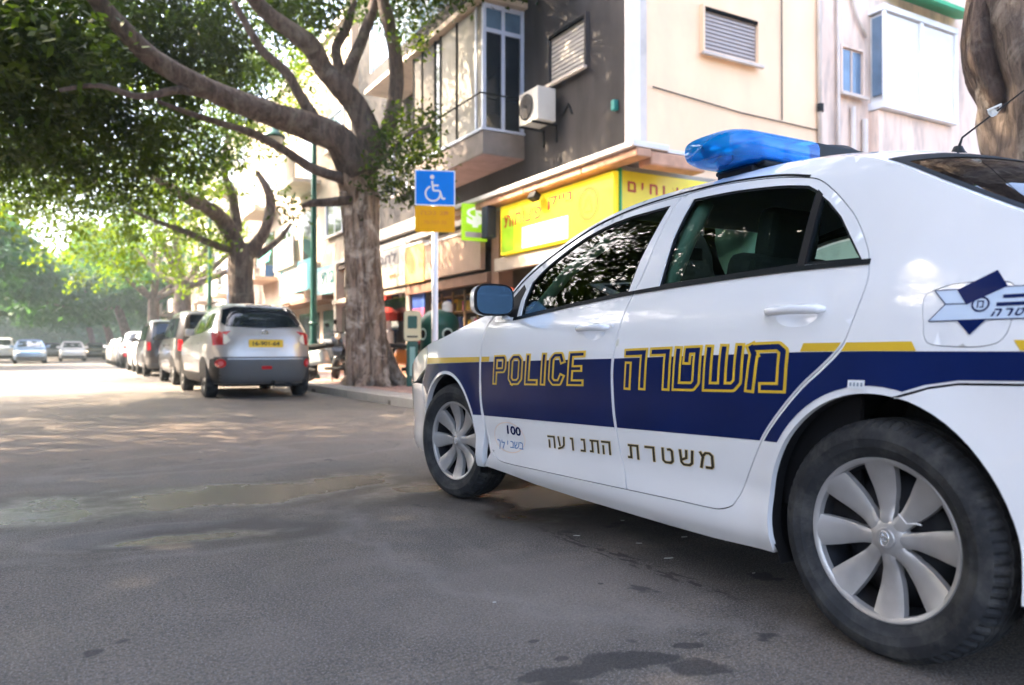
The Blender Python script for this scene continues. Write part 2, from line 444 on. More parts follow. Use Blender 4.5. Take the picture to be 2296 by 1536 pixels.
fr_seam = smoothp([(0.965, 1.404), (0.985, 1.347), (1.005, 1.261), (1.028, 1.12), (1.055, 1.03), (1.085, .93), (1.106, .82), (1.116, .726), (1.108, .606), (1.093, .507), (1.075, .41), (1.05, .33), (1.04, .283)], k=3)
rear_door = fr_seam[::-1] + smoothp([(.911, 1.407), (.783, 1.409), (.603, 1.395), (.464, 1.376), (.353, 1.352), (.301, 1.332), (.238, 1.288), (.176, 1.233), (.126, 1.18),
    (.071, 1.094), (.053, 1.043), (.046, .995), (.058, .929), (.084, .845), (.109, .805), (.163, .755), (.223, .706), (.297, .629), (.362, .549), (.416, .457),
    (.462, .372), (.48, .345), (.505, .315), (.55, .297), (.60, .291), (.75, .289), (.95, .285)], k=3)
front_door = fr_seam + smoothp([(1.33, .277), (1.69, .271), (1.98, .267), (2.07, .285), (2.125, .34), (2.165, .42), (2.195, .52), (2.208, .65), (2.21, .755), (2.205, .86), (2.175, .935), (2.13, .975), (2.085, 1.0)], k=3) \
    + smoothp([(2.045, 1.045), (1.955, 1.132), (1.775, 1.236), (1.52, 1.341), (1.36, 1.378), (1.19, 1.398), (1.0, 1.405)], k=3)
g_front = [(1.095, 1.030), (1.091, 1.045), (1.075, 1.156), (1.038, 1.273), (1.012, 1.37)] + smoothp([(1.191, 1.367), (1.346, 1.352), (1.508, 1.316), (1.636, 1.266), (1.776, 1.195), (1.867, 1.130)], k=3)[1:] + [(1.885, 1.045), (1.872, .966), (1.60, .990), (1.30, 1.014)]
g_rear = [(.919, 1.042), (.918, 1.221), (.905, 1.30), (.888, 1.374)] + smoothp([(.792, 1.372), (.657, 1.366), (.515, 1.352), (.427, 1.340), (.343, 1.322)], k=2) + [(.300, 1.298), (.296, 1.062), (.6, 1.052)]
g_quart = [(.276, 1.062), (.278, 1.278), (.245, 1.254), (.185, 1.198), (.139, 1.137), (.1, 1.085), (.081, 1.06)]
sail = [(1.905, .962), (1.915, 1.045), (1.90, 1.10), (1.93, 1.125), (2.03, 1.035), (2.06, .985)]
flap = smoothp([(-.118, .934), (-.127, .87), (-.131, .842), (-.152, .822), (-.238, .816), (-.287, .821), (-.312, .835), (-.327, .871), (-.329, .939), (-.323, .961), (-.298, .971), (-.241, .974), (-.182, .970), (-.134, .955)], closed=True, k=3)
fender = [(2.213, .21)] + [(2.262, .215)] + arch_pts(ARCH_F, 195, -5, 28)[0:0]
fender = [(2.215, .215)] + arch_pts(ARCH_F, 194, 22, 26) + [(2.95, .52), (2.99, .62), (2.93, .70), (2.90, .79)] + ucurve(2.93, 2.13, 12) + [(2.15, .975), (2.19, .935), (2.213, .86), (2.215, .755), (2.212, .6), (2.2, .5), (2.18, .42), (2.2, .3)]
headl = [(2.94, .70), (2.91, .79), (2.94, .828)] + ucurve(3.0, 3.28, 4) + [(3.28, .60), (3.12, .62)]
bump_f = arch_pts(ARCH_F, 20, -18, 8) + [(3.28, .20), (3.28, .595), (3.12, .612), (2.995, .612), (2.955, .52)]
bump_r = [(-.068, .677+.012)] + arch_pts(ARCH_R, 101, 190, 16) + [(-.5, .215), (-.88, .22), (-.88, .727), (-.357, .731), (-.219, .728), (-.15, .716), (-.105, .70)]
tail_l = [(-.60, .80), (-.56, .90), (-.58, .975), (-.88, .965), (-.88, .79)]
uniside = [(2.20, .225), (1.97, .214), (1.74, .197), (1.394, .188), (1.097, .185), (.843, .183), (.621, .185), (.42, .196), (.353, .20)] + arch_pts(ARCH_R, -14, 100, 30)[1:] \
    + [(-.105, .705), (-.15, .720), (-.219, .732), (-.357, .735), (-.88, .731), (-.88, .785), (-.595, .795), (-.555, .90), (-.575, .98), (-.88, .97)] + ucurve(-.88, 2.10, 90) + [(2.11, .995), (2.15, .965), (2.19, .925), (2.211, .86), (2.211, .755), (2.209, .62), (2.196, .49), (2.168, .40), (2.12, .30)]

def mirror_part(o, parent, name=None):
    """the same part for the car's other side"""
    me = o.data.copy(); n = len(me.vertices); a = np.empty(n*3); me.vertices.foreach_get('co', a); a = a.reshape(-1, 3); a[:, 0] *= -1
    me.vertices.foreach_set('co', a.ravel()); me.flip_normals()
    q = bpy.data.objects.new(name or o.name.split('.')[0], me); link(q, parent); return q

def hdish(s0, z0, a, b):
    def f(s, z, off):
        q = min(1.0, ((s-s0)/a)**2 + ((z-z0)/b)**2)
        return LM(s, z, off - 0.012*(1-q)**1.2)
    return f

def police_car():
    car = thing('police_car', 'white police car with navy side stripe and blue roof light bar', 'police car', (2.71, 1.298, 0))
    both = []
    # ---- side panels
    b = MB(); surf(b, LM, uniside, [rear_door, front_door, flap], step=.026, edge=.025, rim=.02)
    body = b.build('body_side', M_white, car, smooth=True); both.append(body)
    b = MB(); surf(b, LM, uniside + [], [offset(g_front, .012), offset(g_rear, .010), offset(g_quart, .008)], step=.032, edge=.025, off=-.017)
    o = b.build('door_gap_shell', M_gap, car, smooth=True); both.append(o)
    doors = {}
    for nm, poly, holes, hs in (('rear_door', rear_door, [g_rear, g_quart], (.262, .915)), ('front_door', front_door, [g_front], (1.252, .888))):
        p = offset(poly, -.0035); dish = circ(hs[0], hs[1]-.004, .075, 28, .034)
        if nm == 'rear_door': holes = [offset(resample(g_rear+[], .2), 0)] + [g_quart]
        b = MB(); surf(b, LM, p, holes+[dish], step=.035, edge=.025, rim=.014)
        surf(b, hdish(hs[0], hs[1]-.004, .075, .034), dish, step=.012, edge=.012)
        d = b.build(nm, M_white, car, smooth=True); doors[nm] = d
        # handle: an arched bar standing proud of the dish
        h = MB(); pts = []
        for k in range(13):
            t = k/12; s = hs[0]+.108-.216*t; off = .012+.024*math.sin(math.pi*min(1, max(0, t)))**.5
            pts.append(LM(s, hs[1]+.012-.004*abs(t-.5), off))
        h.tube(pts, [.006]+[.0135]*11+[.006], 10, squash=.75)
        if nm == 'front_door':
            h.lathe([(0, .004), (.008, .004), (.008, 0)], 12, T(*LM(hs[0]-.115, hs[1]+.016, .002)) @ roty(R(-90)))
        h.build('handle', M_hand, d, smooth=True)
        mirror_part(d, car)
    seals = {'front_door': [(g_front, .010)], 'rear_door': [(offset(g_rear, 0), .009), (g_quart, .008)]}
    for nm, lst in seals.items():
        b = MB()
        for g, w in lst:
            surf(b, LM, g, [offset(g, -w)], step=.05, edge=.03, off=-.004, rim=.010)
        b.build('window_seal', M_seal, doors[nm], smooth=False)
    b = MB(); surf(b, LM, offset(g_front, -.010), step=.05, edge=.04, off=-.010); gf = b.build('side_window', M_glass, doors['front_door'], smooth=True)
    b = MB(); surf(b, LM, offset(g_rear, -.008), step=.05, edge=.04, off=-.010); gr = b.build('side_window', M_glass, doors['rear_door'], smooth=True)
    b = MB(); surf(b, LM, offset(g_quart, -.006), step=.05, edge=.04, off=-.010); gq = b.build('quarter_window', M_glass, doors['rear_door'], smooth=True)
    for g in (gf, gr, gq): mirror_part(g, car)
    # pillar strip between the two rear panes
    b = MB(); surf(b, LM, [(.300, 1.06), (.300, 1.302), (.276, 1.282), (.274, 1.06)], step=.05, off=.001, rim=.008); b.build('window_divider', M_blk, doors['rear_door'])
    b = MB(); surf(b, LM, sail, step=.03, off=.002, rim=.01); b.build('mirror_base_panel', M_blk, doors['front_door'])
    # black belt moulding
    def belt(s0, s1, n=20):
        t = [(s0, 1.957-1.0)] if 0 else []
        zz = interp([.04, .302, .669, 1.06, 1.436, 1.95, 2.1], [1.052, 1.054, 1.046, 1.030, 1.003, .957, .945])
        lo = [(s0+(s1-s0)*i/n, zz(s0+(s1-s0)*i/n)-.008) for i in range(n+1)]; hi = [(a, c+.015) for a, c in lo]
        return lo+hi[::-1]
    for nm, s0, s1 in (('rear_door', .052, 1.045), ('front_door', 1.056, 1.93)):
        b = MB(); surf(b, LM, belt(s0, s1), step=.05, off=.005, rim=.01); b.build('belt_moulding', M_seal, doors[nm], smooth=False)
    # drip channel along the top of the doors
    b = MB(); top = [p for p in smoothp([(2.05, 1.055), (1.965, 1.142), (1.785, 1.246), (1.525, 1.352), (1.36, 1.392), (1.19, 1.414), (1.0, 1.424), (.8, 1.425), (.603, 1.411), (.464, 1.392), (.353, 1.366)], k=4)]
    b.tube([LM(s, z-.010, .0) for s, z in top], .0045, 6); o = b.build('roof_drip_channel', M_seal, car); both.append(o)
    b = MB(); surf(b, LM, offset(flap, -.0022), step=.03, edge=.02, rim=.01); b.build('fuel_flap', M_white, car, smooth=True)
    # closed fuel flap area on the right side
    b = MB(); surf(b, LM, flap, step=.05, edge=.03); o = b.build('fuel_flap_blank', M_white, car, smooth=True); mirror_part(o, car, 'quarter_panel_patch'); bpy.data.objects.remove(o)
    b = MB(); surf(b, LM, offset(fender, -.002), step=.045, edge=.03, rim=.03); fen = b.build('front_fender', M_white, car, smooth=True); both.append(fen)
    b = MB(); surf(b, LM, offset(headl, -.002), step=.05, rim=.02, off=.001); o = b.build('headlight', M_lamp, car, smooth=True); both.append(o)
    b = MB(); surf(b, LM, offset(bump_f, -.002), step=.045, edge=.03, rim=.03); bf = b.build('front_bumper', M_white, car, smooth=True); both.append(bf)
    b = MB(); surf(b, LM, offset(bump_r, -.002), step=.045, edge=.03, rim=.03); br = b.build('rear_bumper', M_white, car, smooth=True); both.append(br)
    b = MB(); surf(b, LM, offset(tail_l, -.002), step=.05, rim=.02, off=.001); o = b.build('tail_light', M_red, car, smooth=True); both.append(o)
    for o in both: mirror_part(o, car)
    # ---- arch lips and wheel wells
    for A in (ARCH_R, ARCH_F):
        for sg in (-1, 1):
            b = MB(); rows = []
            for k in range(41):
                a = R(-20+220*k/40); s = A[0]+A[2]*math.cos(a); z = A[1]+A[3]*math.sin(a)
                s2 = A[0]+(A[2]+.03)*math.cos(a); z2 = A[1]+(A[3]+.03)*math.sin(a); w = hw(s, max(.2, z))-.012
                rows.append([(sg*w, A[0]+(A[2]+.004)*math.cos(a), A[1]+(A[3]+.004)*math.sin(a)), (sg*(w-.045), s, z), (sg*(w-.05), s2, z2), (sg*.50, s2, z2)])
            b.grid(rows, flip=sg > 0); b.build('wheel_well', M_blk, car)
            b = MB(); b.grid([[(sg*.50, r_[3][1], r_[3][2]), (sg*.50, A[0], .12)] for r_ in rows]); b.build('wheel_well_panel', M_blk, car)
    # ---- top skin lofted between the two side edges
    crown = interp([-.9, -.6, -.3, .1, .4, 1.0, 1.5, 2.1, 2.2, 2.6, 3.3], [.03, .03, .035, .045, .05, .05, .05, .035, .03, .05, .06])
    shift = interp([-.9, -.6, -.3, .075, .4, 1.0, 1.5, 2.1, 2.6, 3.3], [-.15, -.15, -.13, -.10, -.03, .02, .09, .16, .17, .19])
    ts = [math.sin(math.pi/2*(-1+2*i/32)) for i in range(33)]
    def toprow(s, dz=0.0, ts=ts):
        z = uz(s); w = hw(s, z); c = crown(s); sh = shift(s); return [(t*w, s+sh*(1-t*t), z+dz+c*(1-t**4)) for t in ts]
    def skin(nm, s0, s1, n, m_, inner=None, dz=0.0, smooth=True):
        b = MB(); b.grid([toprow(s0+(s1-s0)*i/n, dz, inner or ts) for i in range(n+1)], flip=(s1 < s0)); return b.build(nm, m_, car, smooth=smooth)
    def up(o):   # make normals point up
        me = o.data
        if sum(p.normal.z for p in me.polygons) < 0: me.flip_normals()
        return o
    up(skin('bonnet', 2.20, 3.30, 18, M_white)); up(skin('roof', .10, 1.50, 34, M_white)); up(skin('boot_lid', -.9, -.56, 6, M_white))
    t_in = [t*.955 for t in ts]; te = [-1, -.985, -.97, -.955]; te2 = [.955, .97, .985, 1]
    up(skin('windscreen', 1.50, 2.20, 14, M_glass, t_in)); up(skin('windscreen_frame', 1.50, 2.20, 14, M_white, te)); up(skin('windscreen_frame', 1.50, 2.20, 14, M_white, te2))
    up(skin('rear_window', -.56, .10, 14, M_glassd, [t*.978 for t in ts]))
    tf = [-1, -.99, -.978]; up(skin('rear_window_edge', -.56, .10, 14, M_white, tf)); up(skin('rear_window_edge', -.56, .10, 14, M_white, [.978, .99, 1]))
    b = MB()
    for t0, t1 in ((-.982, -.945), (.945, .982)): b.grid([toprow(-.56+.66*i/14, .0015, [t0, (t0+t1)/2, t1]) for i in range(15)])
    b.grid([toprow(.10-.05*i/2, .0015, [t*.975 for t in ts]) for i in range(3)]); up(b.build('rear_window_border', M_seal, car))
    # ---- nose and tail
    nose = interp([.18, .22, .35, .5, .6, .70], [.14, .20, .25, .26, .235, .19]); tl = interp([.18, .22, .4, .6, .72, .80, .98], [.10, .14, .17, .18, .17, .15, .15])
    def cap(nm, z0, z1, n, front, m_, t0=-1, t1=1, out=0.0):
        b = MB(); s0 = 3.278 if front else -.878; rows = []
        for i in range(n+1):
            z = z0+(z1-z0)*i/n; w = hw(s0, z)
            rows.append([(t*w*(1+.0), s0+((nose(z)+out) if front else -(tl(z)+out))*(1-t*t), z) for t in [t0+(t1-t0)*j/28 for j in range(29)]])
        b.grid(rows, flip=front); return b.build(nm, m_, car, smooth=True)
    cap('front_bumper_face', .20, .60, 8, True, M_white); cap('nose_panel', .60, .70, 3, True, M_white)
    cap('lower_grille', .25, .38, 3, True, M_blk, -.6, .6, .006); cap('grille', .56, .66, 3, True, M_blk, -.42, .42, .006)
    cap('headlight_face', .60, .695, 3, True, M_lamp, -.995, -.55, .006); cap('headlight_face', .60, .695, 3, True, M_lamp, .55, .995, .006)
    cap('rear_bumper_face', .215, .72, 8, False, M_white); cap('boot_face', .72, .975, 6, False, M_white)
    cap('tail_light_face', .79, .955, 3, False, M_red, -.995, -.6, .006); cap('tail_light_face', .79, .955, 3, False, M_red, .6, .995, .006)
    b = MB(); b.b2(-.26, .26, -1.062, -1.05, .60, .71); b.build('number_plate', mat('plate_yellow', (.75, .50, .03), .4), car, bevel=.003)
    # ---- underbody and cabin
    b = MB(); b.b2(-.50, .50, -.8, 3.2, .20, .30); b.b2(-.74, .74, .42, 2.2, .21, .28); b.build('underbody', M_blk, car)
    b = MB(); b.b2(-.76, .76, -.35, 2.1, .30, .34); b.b2(-.70, .70, 1.72, 2.15, .62, .93); b.b2(-.6, .6, -.55, .06, .34, .98); b.build('cabin_floor', M_carpet, car, bevel=.03)
    for sg in (-1, 1):
        seat = MB(); rot = rotx(R(12)).to_3x3()
        seat.box((sg*.36, 1.02, .48), (.50, .52, .16)); seat.box((sg*.36, .80, .84), (.48, .15, .66), rot)
        o = seat.build('front_seat', M_seat, car, bevel=.05, seg=3)
        hr = MB(); hr.box((sg*.36, .715, 1.235), (.27, .10, .20), rot); hr.build('headrest', M_seat, o, bevel=.04, seg=3)
    seat = MB(); seat.box((0, .22, .46), (1.25, .46, .18)); seat.box((0, -.02, .74), (1.25, .16, .52), rotx(R(20)).to_3x3()); o = seat.build('rear_seat', M_seat, car, bevel=.05, seg=3)
    for sg in (-1, 1):
        hr = MB(); hr.box((sg*.36, -.10, 1.06), (.26, .09, .14)); hr.build('headrest', M_seat, o, bevel=.04, seg=3)
    b = MB(); b.lathe([(.185+.014*math.cos(k*math.pi/4), .014*math.sin(k*math.pi/4)) for k in range(8)], 28, T(-.36, 1.52, .88) @ rotx(R(65)), close=True); b.build('steering_wheel', M_blk, car, smooth=True)
    for sg in (-1, 1):
        b = MB(); b.tube([(sg*.765, .965, .95), (sg*.735, .955, 1.08), (sg*.665, .93, 1.24), (sg*.60, .90, 1.37)], [.035, .04, .036, .03], 10, squash=1.3); b.build('pillar_trim', M_trim, car, smooth=True)
        b = MB(); b.tube([(sg*.70, 1.99, .98), (sg*.62, 1.80, 1.18), (sg*.55, 1.5, 1.33)], [.03, .028, .025], 8); b.build('pillar_trim', M_trim, car, smooth=True)
        b = MB(); b.b2(sg*.775, sg*.79, .1, 1.0, .34, .96); b.b2(sg*.775, sg*.79, 1.06, 2.0, .34, .93); b.build('door_card', M_blk, car)
    b = MB(); b.tube([(0, 1.60, 1.36), (0, 1.66, 1.31)], .01, 6); b.box((0, 1.68, 1.30), (.24, .02, .065)); b.build('rear_view_mirror', M_blk, car, bevel=.01)
    b = MB(); b.grid([toprow(.14+1.3*i/12, -.028, [t*.96 for t in ts]) for i in range(13)]); b.build('headlining', mat('headlining', (.28, .29, .28), .9), car, smooth=True)
    # ---- door mirror
    for sg in (-1, 1):
        mr = MB(); prof = []
        cx, cy, cz = sg*.945, 1.99, 1.047
        rows = []
        for i in range(9):
            t = i/8; y = cy-.045+.125*t; q = (1-t**2.6)**.5 if t < 1 else 0.02; q = max(q, .05)
            rows.append([(cx+sg*.105*q*math.copysign(abs(math.cos(a))**.6, math.cos(a)), y, cz+.076*q*math.copysign(abs(math.sin(a))**.6, math.sin(a))) for a in [2*math.pi*k/28 for k in range(29)]])
        mr.grid(rows, flip=sg < 0)
        mo = mr.build('door_mirror', M_white, car, smooth=True)
        b = MB(); pl = [(cx+.098*math.copysign(abs(math.cos(a))**.55, math.cos(a)), cz+.069*math.copysign(abs(math.sin(a))**.55, math.sin(a))) for a in [2*math.pi*k/28 for k in range(28)]]
        pb = offset(pl, .007)
        b.prism(pb, 0, .012, T(0, cy-.043, 0) @ rotx(R(90))); b.build('mirror_rim', M_blk, mo)
        b = MB(); b.prism(offset(pl, -.002), .0, .002, T(0, cy-.0565, 0) @ rotx(R(90))); b.build('mirror_glass', M_mirr, mo)
        b = MB(); b.tube([(sg*.80, 2.0, .985), (sg*.86, 2.0, 1.0), (sg*.90, 2.0, 1.01)], [.030, .024, .026], 8); b.build('mirror_arm', M_blk, mo, smooth=True)
        b = MB(); b.lathe([(0, .022), (.018, .016), (.026, 0)], 14, T(sg*.855, 1.985, .957)); b.build('mirror_foot', M_hand, mo, smooth=True)
    # ---- roof light bar
    bar = MB(); bar.b2(-.50, .50, .70, .95, 1.486, 1.506); bar.b2(-.52, -.40, .74, .92, 1.43, 1.494); bar.b2(.40, .52, .74, .92, 1.43, 1.494)
    bar.b2(-.23, .21, .685, .965, 1.508, 1.60)
    bo = bar.build('light_bar', M_blk, car, bevel=.008)
    def lens(x0, x1, nm, m_, sc=1.0):
        b = MB(); n = 26; rows = []
        for i in range(n+1):
            t = i/n; x = x0+(x1-x0)*t; e = 1.0
            endd = abs(x-x0)/.16
            if endd < 1: e = (1-(1-endd)**2.6)**(1/2.6)
            rows.append([(x, .825+.153*sc*(.72+.28*e)*e**.35*math.copysign(abs(math.cos(a))**.62, math.cos(a)), 1.556+.060*sc*max(e, .04)**.8*math.copysign(abs(math.sin(a))**.62, math.sin(a))) for a in [2*math.pi*k/36 for k in range(37)]])
        b.grid(rows, flip=x1 > x0); return b.build(nm, m_, bo, smooth=True)
    lens(-.685, -.235, 'blue_lens', M_bluelens); lens(.685, .215, 'red_lens', M_redlens)
    mrf = mat('reflector_white', (.85, .9, .92), .3)
    for x0, x1 in ((-.36, -.25), (-.50, -.39), (.25, .36), (.39, .50)): b = MB(); b.b2(x0, x1, .70, .95, 1.515, 1.585); b.build('reflector', mrf, bo, bevel=.012)
    for x in (-.62, -.55, .55, .62):
        b = MB(); b.lathe([(.040, -.03), (.036, .0), (.018, .022), (0, .025)], 16, T(x, .83, 1.552) @ rotx(R(75))); b.build('lamp_bowl', M_chrome, bo, smooth=True)
    for x in (-.47, -.30, .30, .47):
        b = MB(); b.tube([(x, .73, 1.60), (x, .80, 1.606), (x, .92, 1.60)], .003, 5); b.build('lens_rib', M_bluelens if x < 0 else M_redlens, bo)
    b = MB(); b.lathe([(.0, .042), (.05, .038), (.10, .024), (.135, 0)], 26, T(-.01, .825, 1.600)); b.build('speaker_dome', M_blk, bo, smooth=True)
    # ---- aerial with its cable tie
    an = MB(); an.lathe([(0, .032), (.014, .03), (.022, .012), (.032, 0), (.032, -.03)], 16, T(0, .285, 1.492)); ao = an.build('aerial', M_blk, car, smooth=True)
    b = MB(); b.tube([(0, .285, 1.51), (0, .27, 1.55), (0, .07, 1.655), (0, -.5, 2.0)], [.006, .0035, .0025, .002], 6); b.build('aerial_rod', M_blk, ao)
    b = MB(); b.lathe([(.012, -.012), (.016, 0), (.012, .012)], 10, T(0, .165, 1.612) @ rotx(R(60))); b.tube([(0, .17, 1.60), (.03, .16, 1.625), (0, .14, 1.63), (-.025, .17, 1.615), (0, .17, 1.60)], .004, 5); b.build('cable_tie', mat('clear_tie', (.6, .58, .52), .3), ao)
    # ---- wheels
    def tyre_mesh():
        b = MB(); n = 216
        prof = [(.205, .070), (.214, .080), (.222, .090), (.226, .0925), (.240, .099), (.2415, .1005), (.262, .1035), (.264, .1045), (.280, .1015), (.292, .0955), (.2945, .0945), (.300, .088)]
        sh = [(.3065, .078), (.3115, .066), (.3135, .056), (.307, .0545), (.307, .049), (.3145, .0475), (.3155, .026), (.308, .0245), (.308, .017), (.316, .0155), (.316, 0)]
        full = prof+sh; full = full + [(r, -h) for r, h in full[-2::-1]]
        vs = []; m_ = len(full); KN = 3
        for i, (r, h) in enumerate(full):
            for k in range(n):
                w = 2*math.pi*(k+.0)/n; rr = r; ph = k % 3
                ah = abs(h)
                if ah > .0476 and r > .298 and ph in (0,) : rr = r-.0065
                elif .056 > ah > .047 and False: rr = r
                elif ah < .0476 and ah > .0249 and k % 6 == 0: rr = r-.004
                vs.append((rr*math.cos(w), rr*math.sin(w), h))
        fs = [(i*n+k, i*n+(k+1) % n, (i+1)*n+(k+1) % n, (i+1)*n+k) for i in range(m_-1) for k in range(n)]
        b.add(vs, fs); return b
    hcap = interp([0, .03, .05, .08, .12, .16, .195, .203, .212, .218], [.058, .060, .060, .052, .054, .064, .076, .080, .082, .072])
    hwid = interp([.03, .05, .08, .11, .15, .18, .205], [.018, .0190, .0225, .0285, .0365, .0415, .0445])
    def wheel(parent, lx, s, sg, steer=0.0):
        w = bpy.data.objects.new('wheel', None); link(w, parent); w.location = (sg*lx, s, .313)
        w.rotation_euler = (0, 0, steer); Mw = roty(R(90*sg))
        def fin(b, nm, m_, par, **k):
            b.v = [tuple(Mw @ Vector(v)) for v in b.v]; return b.build(nm, m_, par, **k)
        t = tyre_mesh(); fin(t, 'tyre', M_tyre, w, autosm=28)
        b = MB(); b.lathe([(.214, .080), (.206, .066), (.196, .05), (.190, -.05), (.206, -.075), (.214, -.08)], 64); b.lathe([(.19, -.03), (.14, .02), (.10, .030), (.06, .022), (0, .022)], 48)
        st = fin(b, 'steel_rim', M_steel, w, smooth=True)
        # lightening holes, brake disc behind
        cap_ = MB()
        # ring with the eight flared blades
        cap_.lathe([(.218, .070), (.2165, .0790), (.212, .0835), (.2045, .0815), (.199, .0760), (.197, .060)], 96)
        for k in range(8):
            a0 = math.pi/2 + k*math.pi/4 + R(4); rows = []
            for i in range(15):
                r = .030+(.203-.030)*i/14; hwd = hwid(r); row = []
                for j in range(-4, 5):
                    t_ = j/4; u = hwd*t_; sk = 0*math.sin(math.pi*(r-.03)/.173)
                    hh = hcap(r) - .0055*abs(t_)**3
                    if abs(j) == 4: hh -= .0
                    x, y = r, u + sk; row.append((x*math.cos(a0)-y*math.sin(a0), x*math.sin(a0)+y*math.cos(a0), hh))
                e0 = row[0]; e1 = row[-1]; row = [(e0[0], e0[1], e0[2]-.020)] + row + [(e1[0], e1[1], e1[2]-.020)]
                rows.append(row)
            cap_.grid(rows)
        cap_.lathe([(.060, .036), (.056, .050), (.046, .0585), (.034, .0615), (.028, .064)], 40)
        cv = fin(cap_, 'wheel_cover', M_cap, w, autosm=35)
        b = MB(); b.lathe([(.028, .063), (.027, .0665), (.024, .067), (0, .067)], 30); cb = fin(b, 'centre_cap', M_cap, cv, smooth=True)
        b = MB()
        def ell(rx, ry, ox, oy, th=.0018):
            b.tube([(ox+rx*math.cos(2*math.pi*q/26), oy+ry*math.sin(2*math.pi*q/26), .0672) for q in range(27)], th, 5, cap=False)
        ell(.019, .013, 0, 0); ell(.0065, .012, 0, 0); ell(.012, .0045, 0, .007); fin(b, 'wheel_emblem', M_chrome, cb, smooth=True)
        if sg > 0: pass
        return w
    wr = wheel(car, .765, 0.0, -1); wf = wheel(car, .765, 2.6, -1, R(9)); wheel(car, .765, 0.0, 1); wheel(car, .765, 2.6, 1, R(9))
    # cable tie holding the cover, as seen on the rear wheel
    b = MB(); b.tube([(-.078-.0, -.048, .075), (-.085, -.075, .055), (-.083, -.098, .060), (-.080, -.112, .058)], .0022, 5); b.build('cable_tie', mat('white_tie', (.7, .68, .66), .4), wr)
    # ---- livery
    stripe = [(3.27, .718), (2.95, .727), (2.658, .737), (2.2, .750), (1.128, .777), (.243, .804), (0, .807), (-.35, .807), (-.88, .80), (-.88, .737), (-.357, .741), (-.219, .738), (-.14, .724), (-.09, .706),
              (-.02, .55), (.30, .539), (1.127, .513), (2.296, .478), (2.75, .47), (3.0, .62), (3.27, .62)]
    gap = lambda P: ~in_arch(P, .020)
    arcs = [(arch_pts(ARCH_R, -20, 200, 40, .020), False), (arch_pts(ARCH_F, -20, 200, 40, .020), False)]
    def film(nm, poly, panels, m_, off=.0016, test=None, arcs_=()):
        b = MB()
        for p in panels:
            pp = offset(p, -.0085); surf(b, LM, poly, step=.045, edge=.03, off=off, extra=[(pp, True)]+list(arcs_), test=lambda P, pp=pp: inside(P, pp) & (test(P) if test else True))
        return b.build(nm, m_, car, smooth=True)
    uni_q = [p for p in uniside]
    def quarter_only(P): return ~inside(P, offset(rear_door, .006)) & ~inside(P, offset(front_door, .006)) & (np.asarray(P)[:, 0] < .7)
    s1 = film('navy_stripe', stripe, [rear_door, front_door, fender, bump_f], M_navy, test=gap, arcs_=arcs)
    b = MB(); pp = offset(uniside, -.002); surf(b, LM, stripe, step=.04, edge=.03, off=.0016, extra=[(pp, True), (offset(rear_door, .007), True)]+arcs, test=lambda P: inside(P, pp) & quarter_only(P) & gap(P))
    s2 = b.build('navy_stripe', M_navy, car, smooth=True)
    mirror_part(s1, car); mirror_part(s2, car)
    yb1 = [(2.92, .765), (2.70, .768), (2.2, .776), (2.115, .778), (2.12, .753), (2.2, .751), (2.658, .738), (2.92, .729)]
    yb2 = [(.225, .830), (-.102, .832), (-.115, .808), (0, .808), (.235, .806)]; yb3 = [(-.335, .833), (-.35, .809), (-.88, .802), (-.88, .828)]
    y1 = film('gold_band', yb1, [fender, front_door], M_goldb); y2 = film('gold_band', yb2, [rear_door], M_goldb)
    b = MB()
    for yb in (yb2, yb3):
        b = MB(); surf(b, LM, yb, step=.05, off=.0016, extra=[(offset(rear_door, .006), True)], test=lambda P: inside(P, pp) & quarter_only(P)); mirror_part(b.build('gold_band', M_goldb, car), car)
    mirror_part(y1, car); mirror_part(y2, car)
    # big outlined letters, drawn as strokes (1 unit high)
    G = {
     'he': ([[(0, 1), (.62, 1), (.62, 0)], [(.06, .60), (.06, 0)]], .62), 'resh': ([[(0, 1), (.50, 1), (.50, 0)]], .50),
     'tet': ([[(.30, .74), (.30, 1), (.62, 1), (.62, .12), (.52, 0), (0, 0), (0, 1)]], .62),
     'shin': ([[(0, 1), (0, 0), (.74, 0), (.86, .14), (.86, 1)], [(.43, 1), (.43, .1)]], .86),
     'mem': ([[(0, 0), (.05, .84)], [(-.03, 1), (.05, .84)], [(.07, 1), (.64, 1), (.78, .88), (.78, 0), (.36, 0)]], .78),
     'P': ([[(0, 0), (0, 1), (.42, 1), (.46, .9), (.46, .56), (.42, .48), (0, .48)]], .46), 'O': ([[(.12, 0), (0, .14), (0, .86), (.12, 1), (.36, 1), (.48, .86), (.48, .14), (.36, 0), (.12, 0)]], .48),
     'L': ([[(0, 1), (0, 0), (.38, 0)]], .38), 'I': ([[(0, 0), (0, 1)]], 0.0), 'C': ([[(.44, .80), (.36, 1), (.12, 1), (0, .86), (0, .14), (.12, 0), (.36, 0), (.44, .2)]], .44),
     'E': ([[(.42, 1), (0, 1), (0, 0), (.42, 0)], [(0, .5), (.34, .5)]], .42)}
    def big(word, s0, s1, z0, z1, hgt, w_fill, w_gold, gapw, slant, nm):
        adv = []; a = 0
        for g in word: adv.append(a); a += G[g][1]+gapw
        tot = a-gapw; pg, pf = [], []
        for g, a0 in zip(word, adv):
            for ln in G[g][0]:
                L = [(a0+x+slant*y, y) for x, y in ln]; pg += strokes2([L], w_gold); pf += strokes2([L], w_fill)
        kx = (s0-s1)/tot
        def mp(a, b, off): s = s0-a*kx; return LM(s, z0+(z1-z0)*(s0-s)/(s0-s1)+(b*.80+.10)*hgt, off)
        b = MB(); union_surf(b, mp, pg, off=.0026); o = b.build(nm, M_gold, car)
        b = MB(); union_surf(b, mp, pf, off=.0036); b.build('letter_fill', M_navy, o)
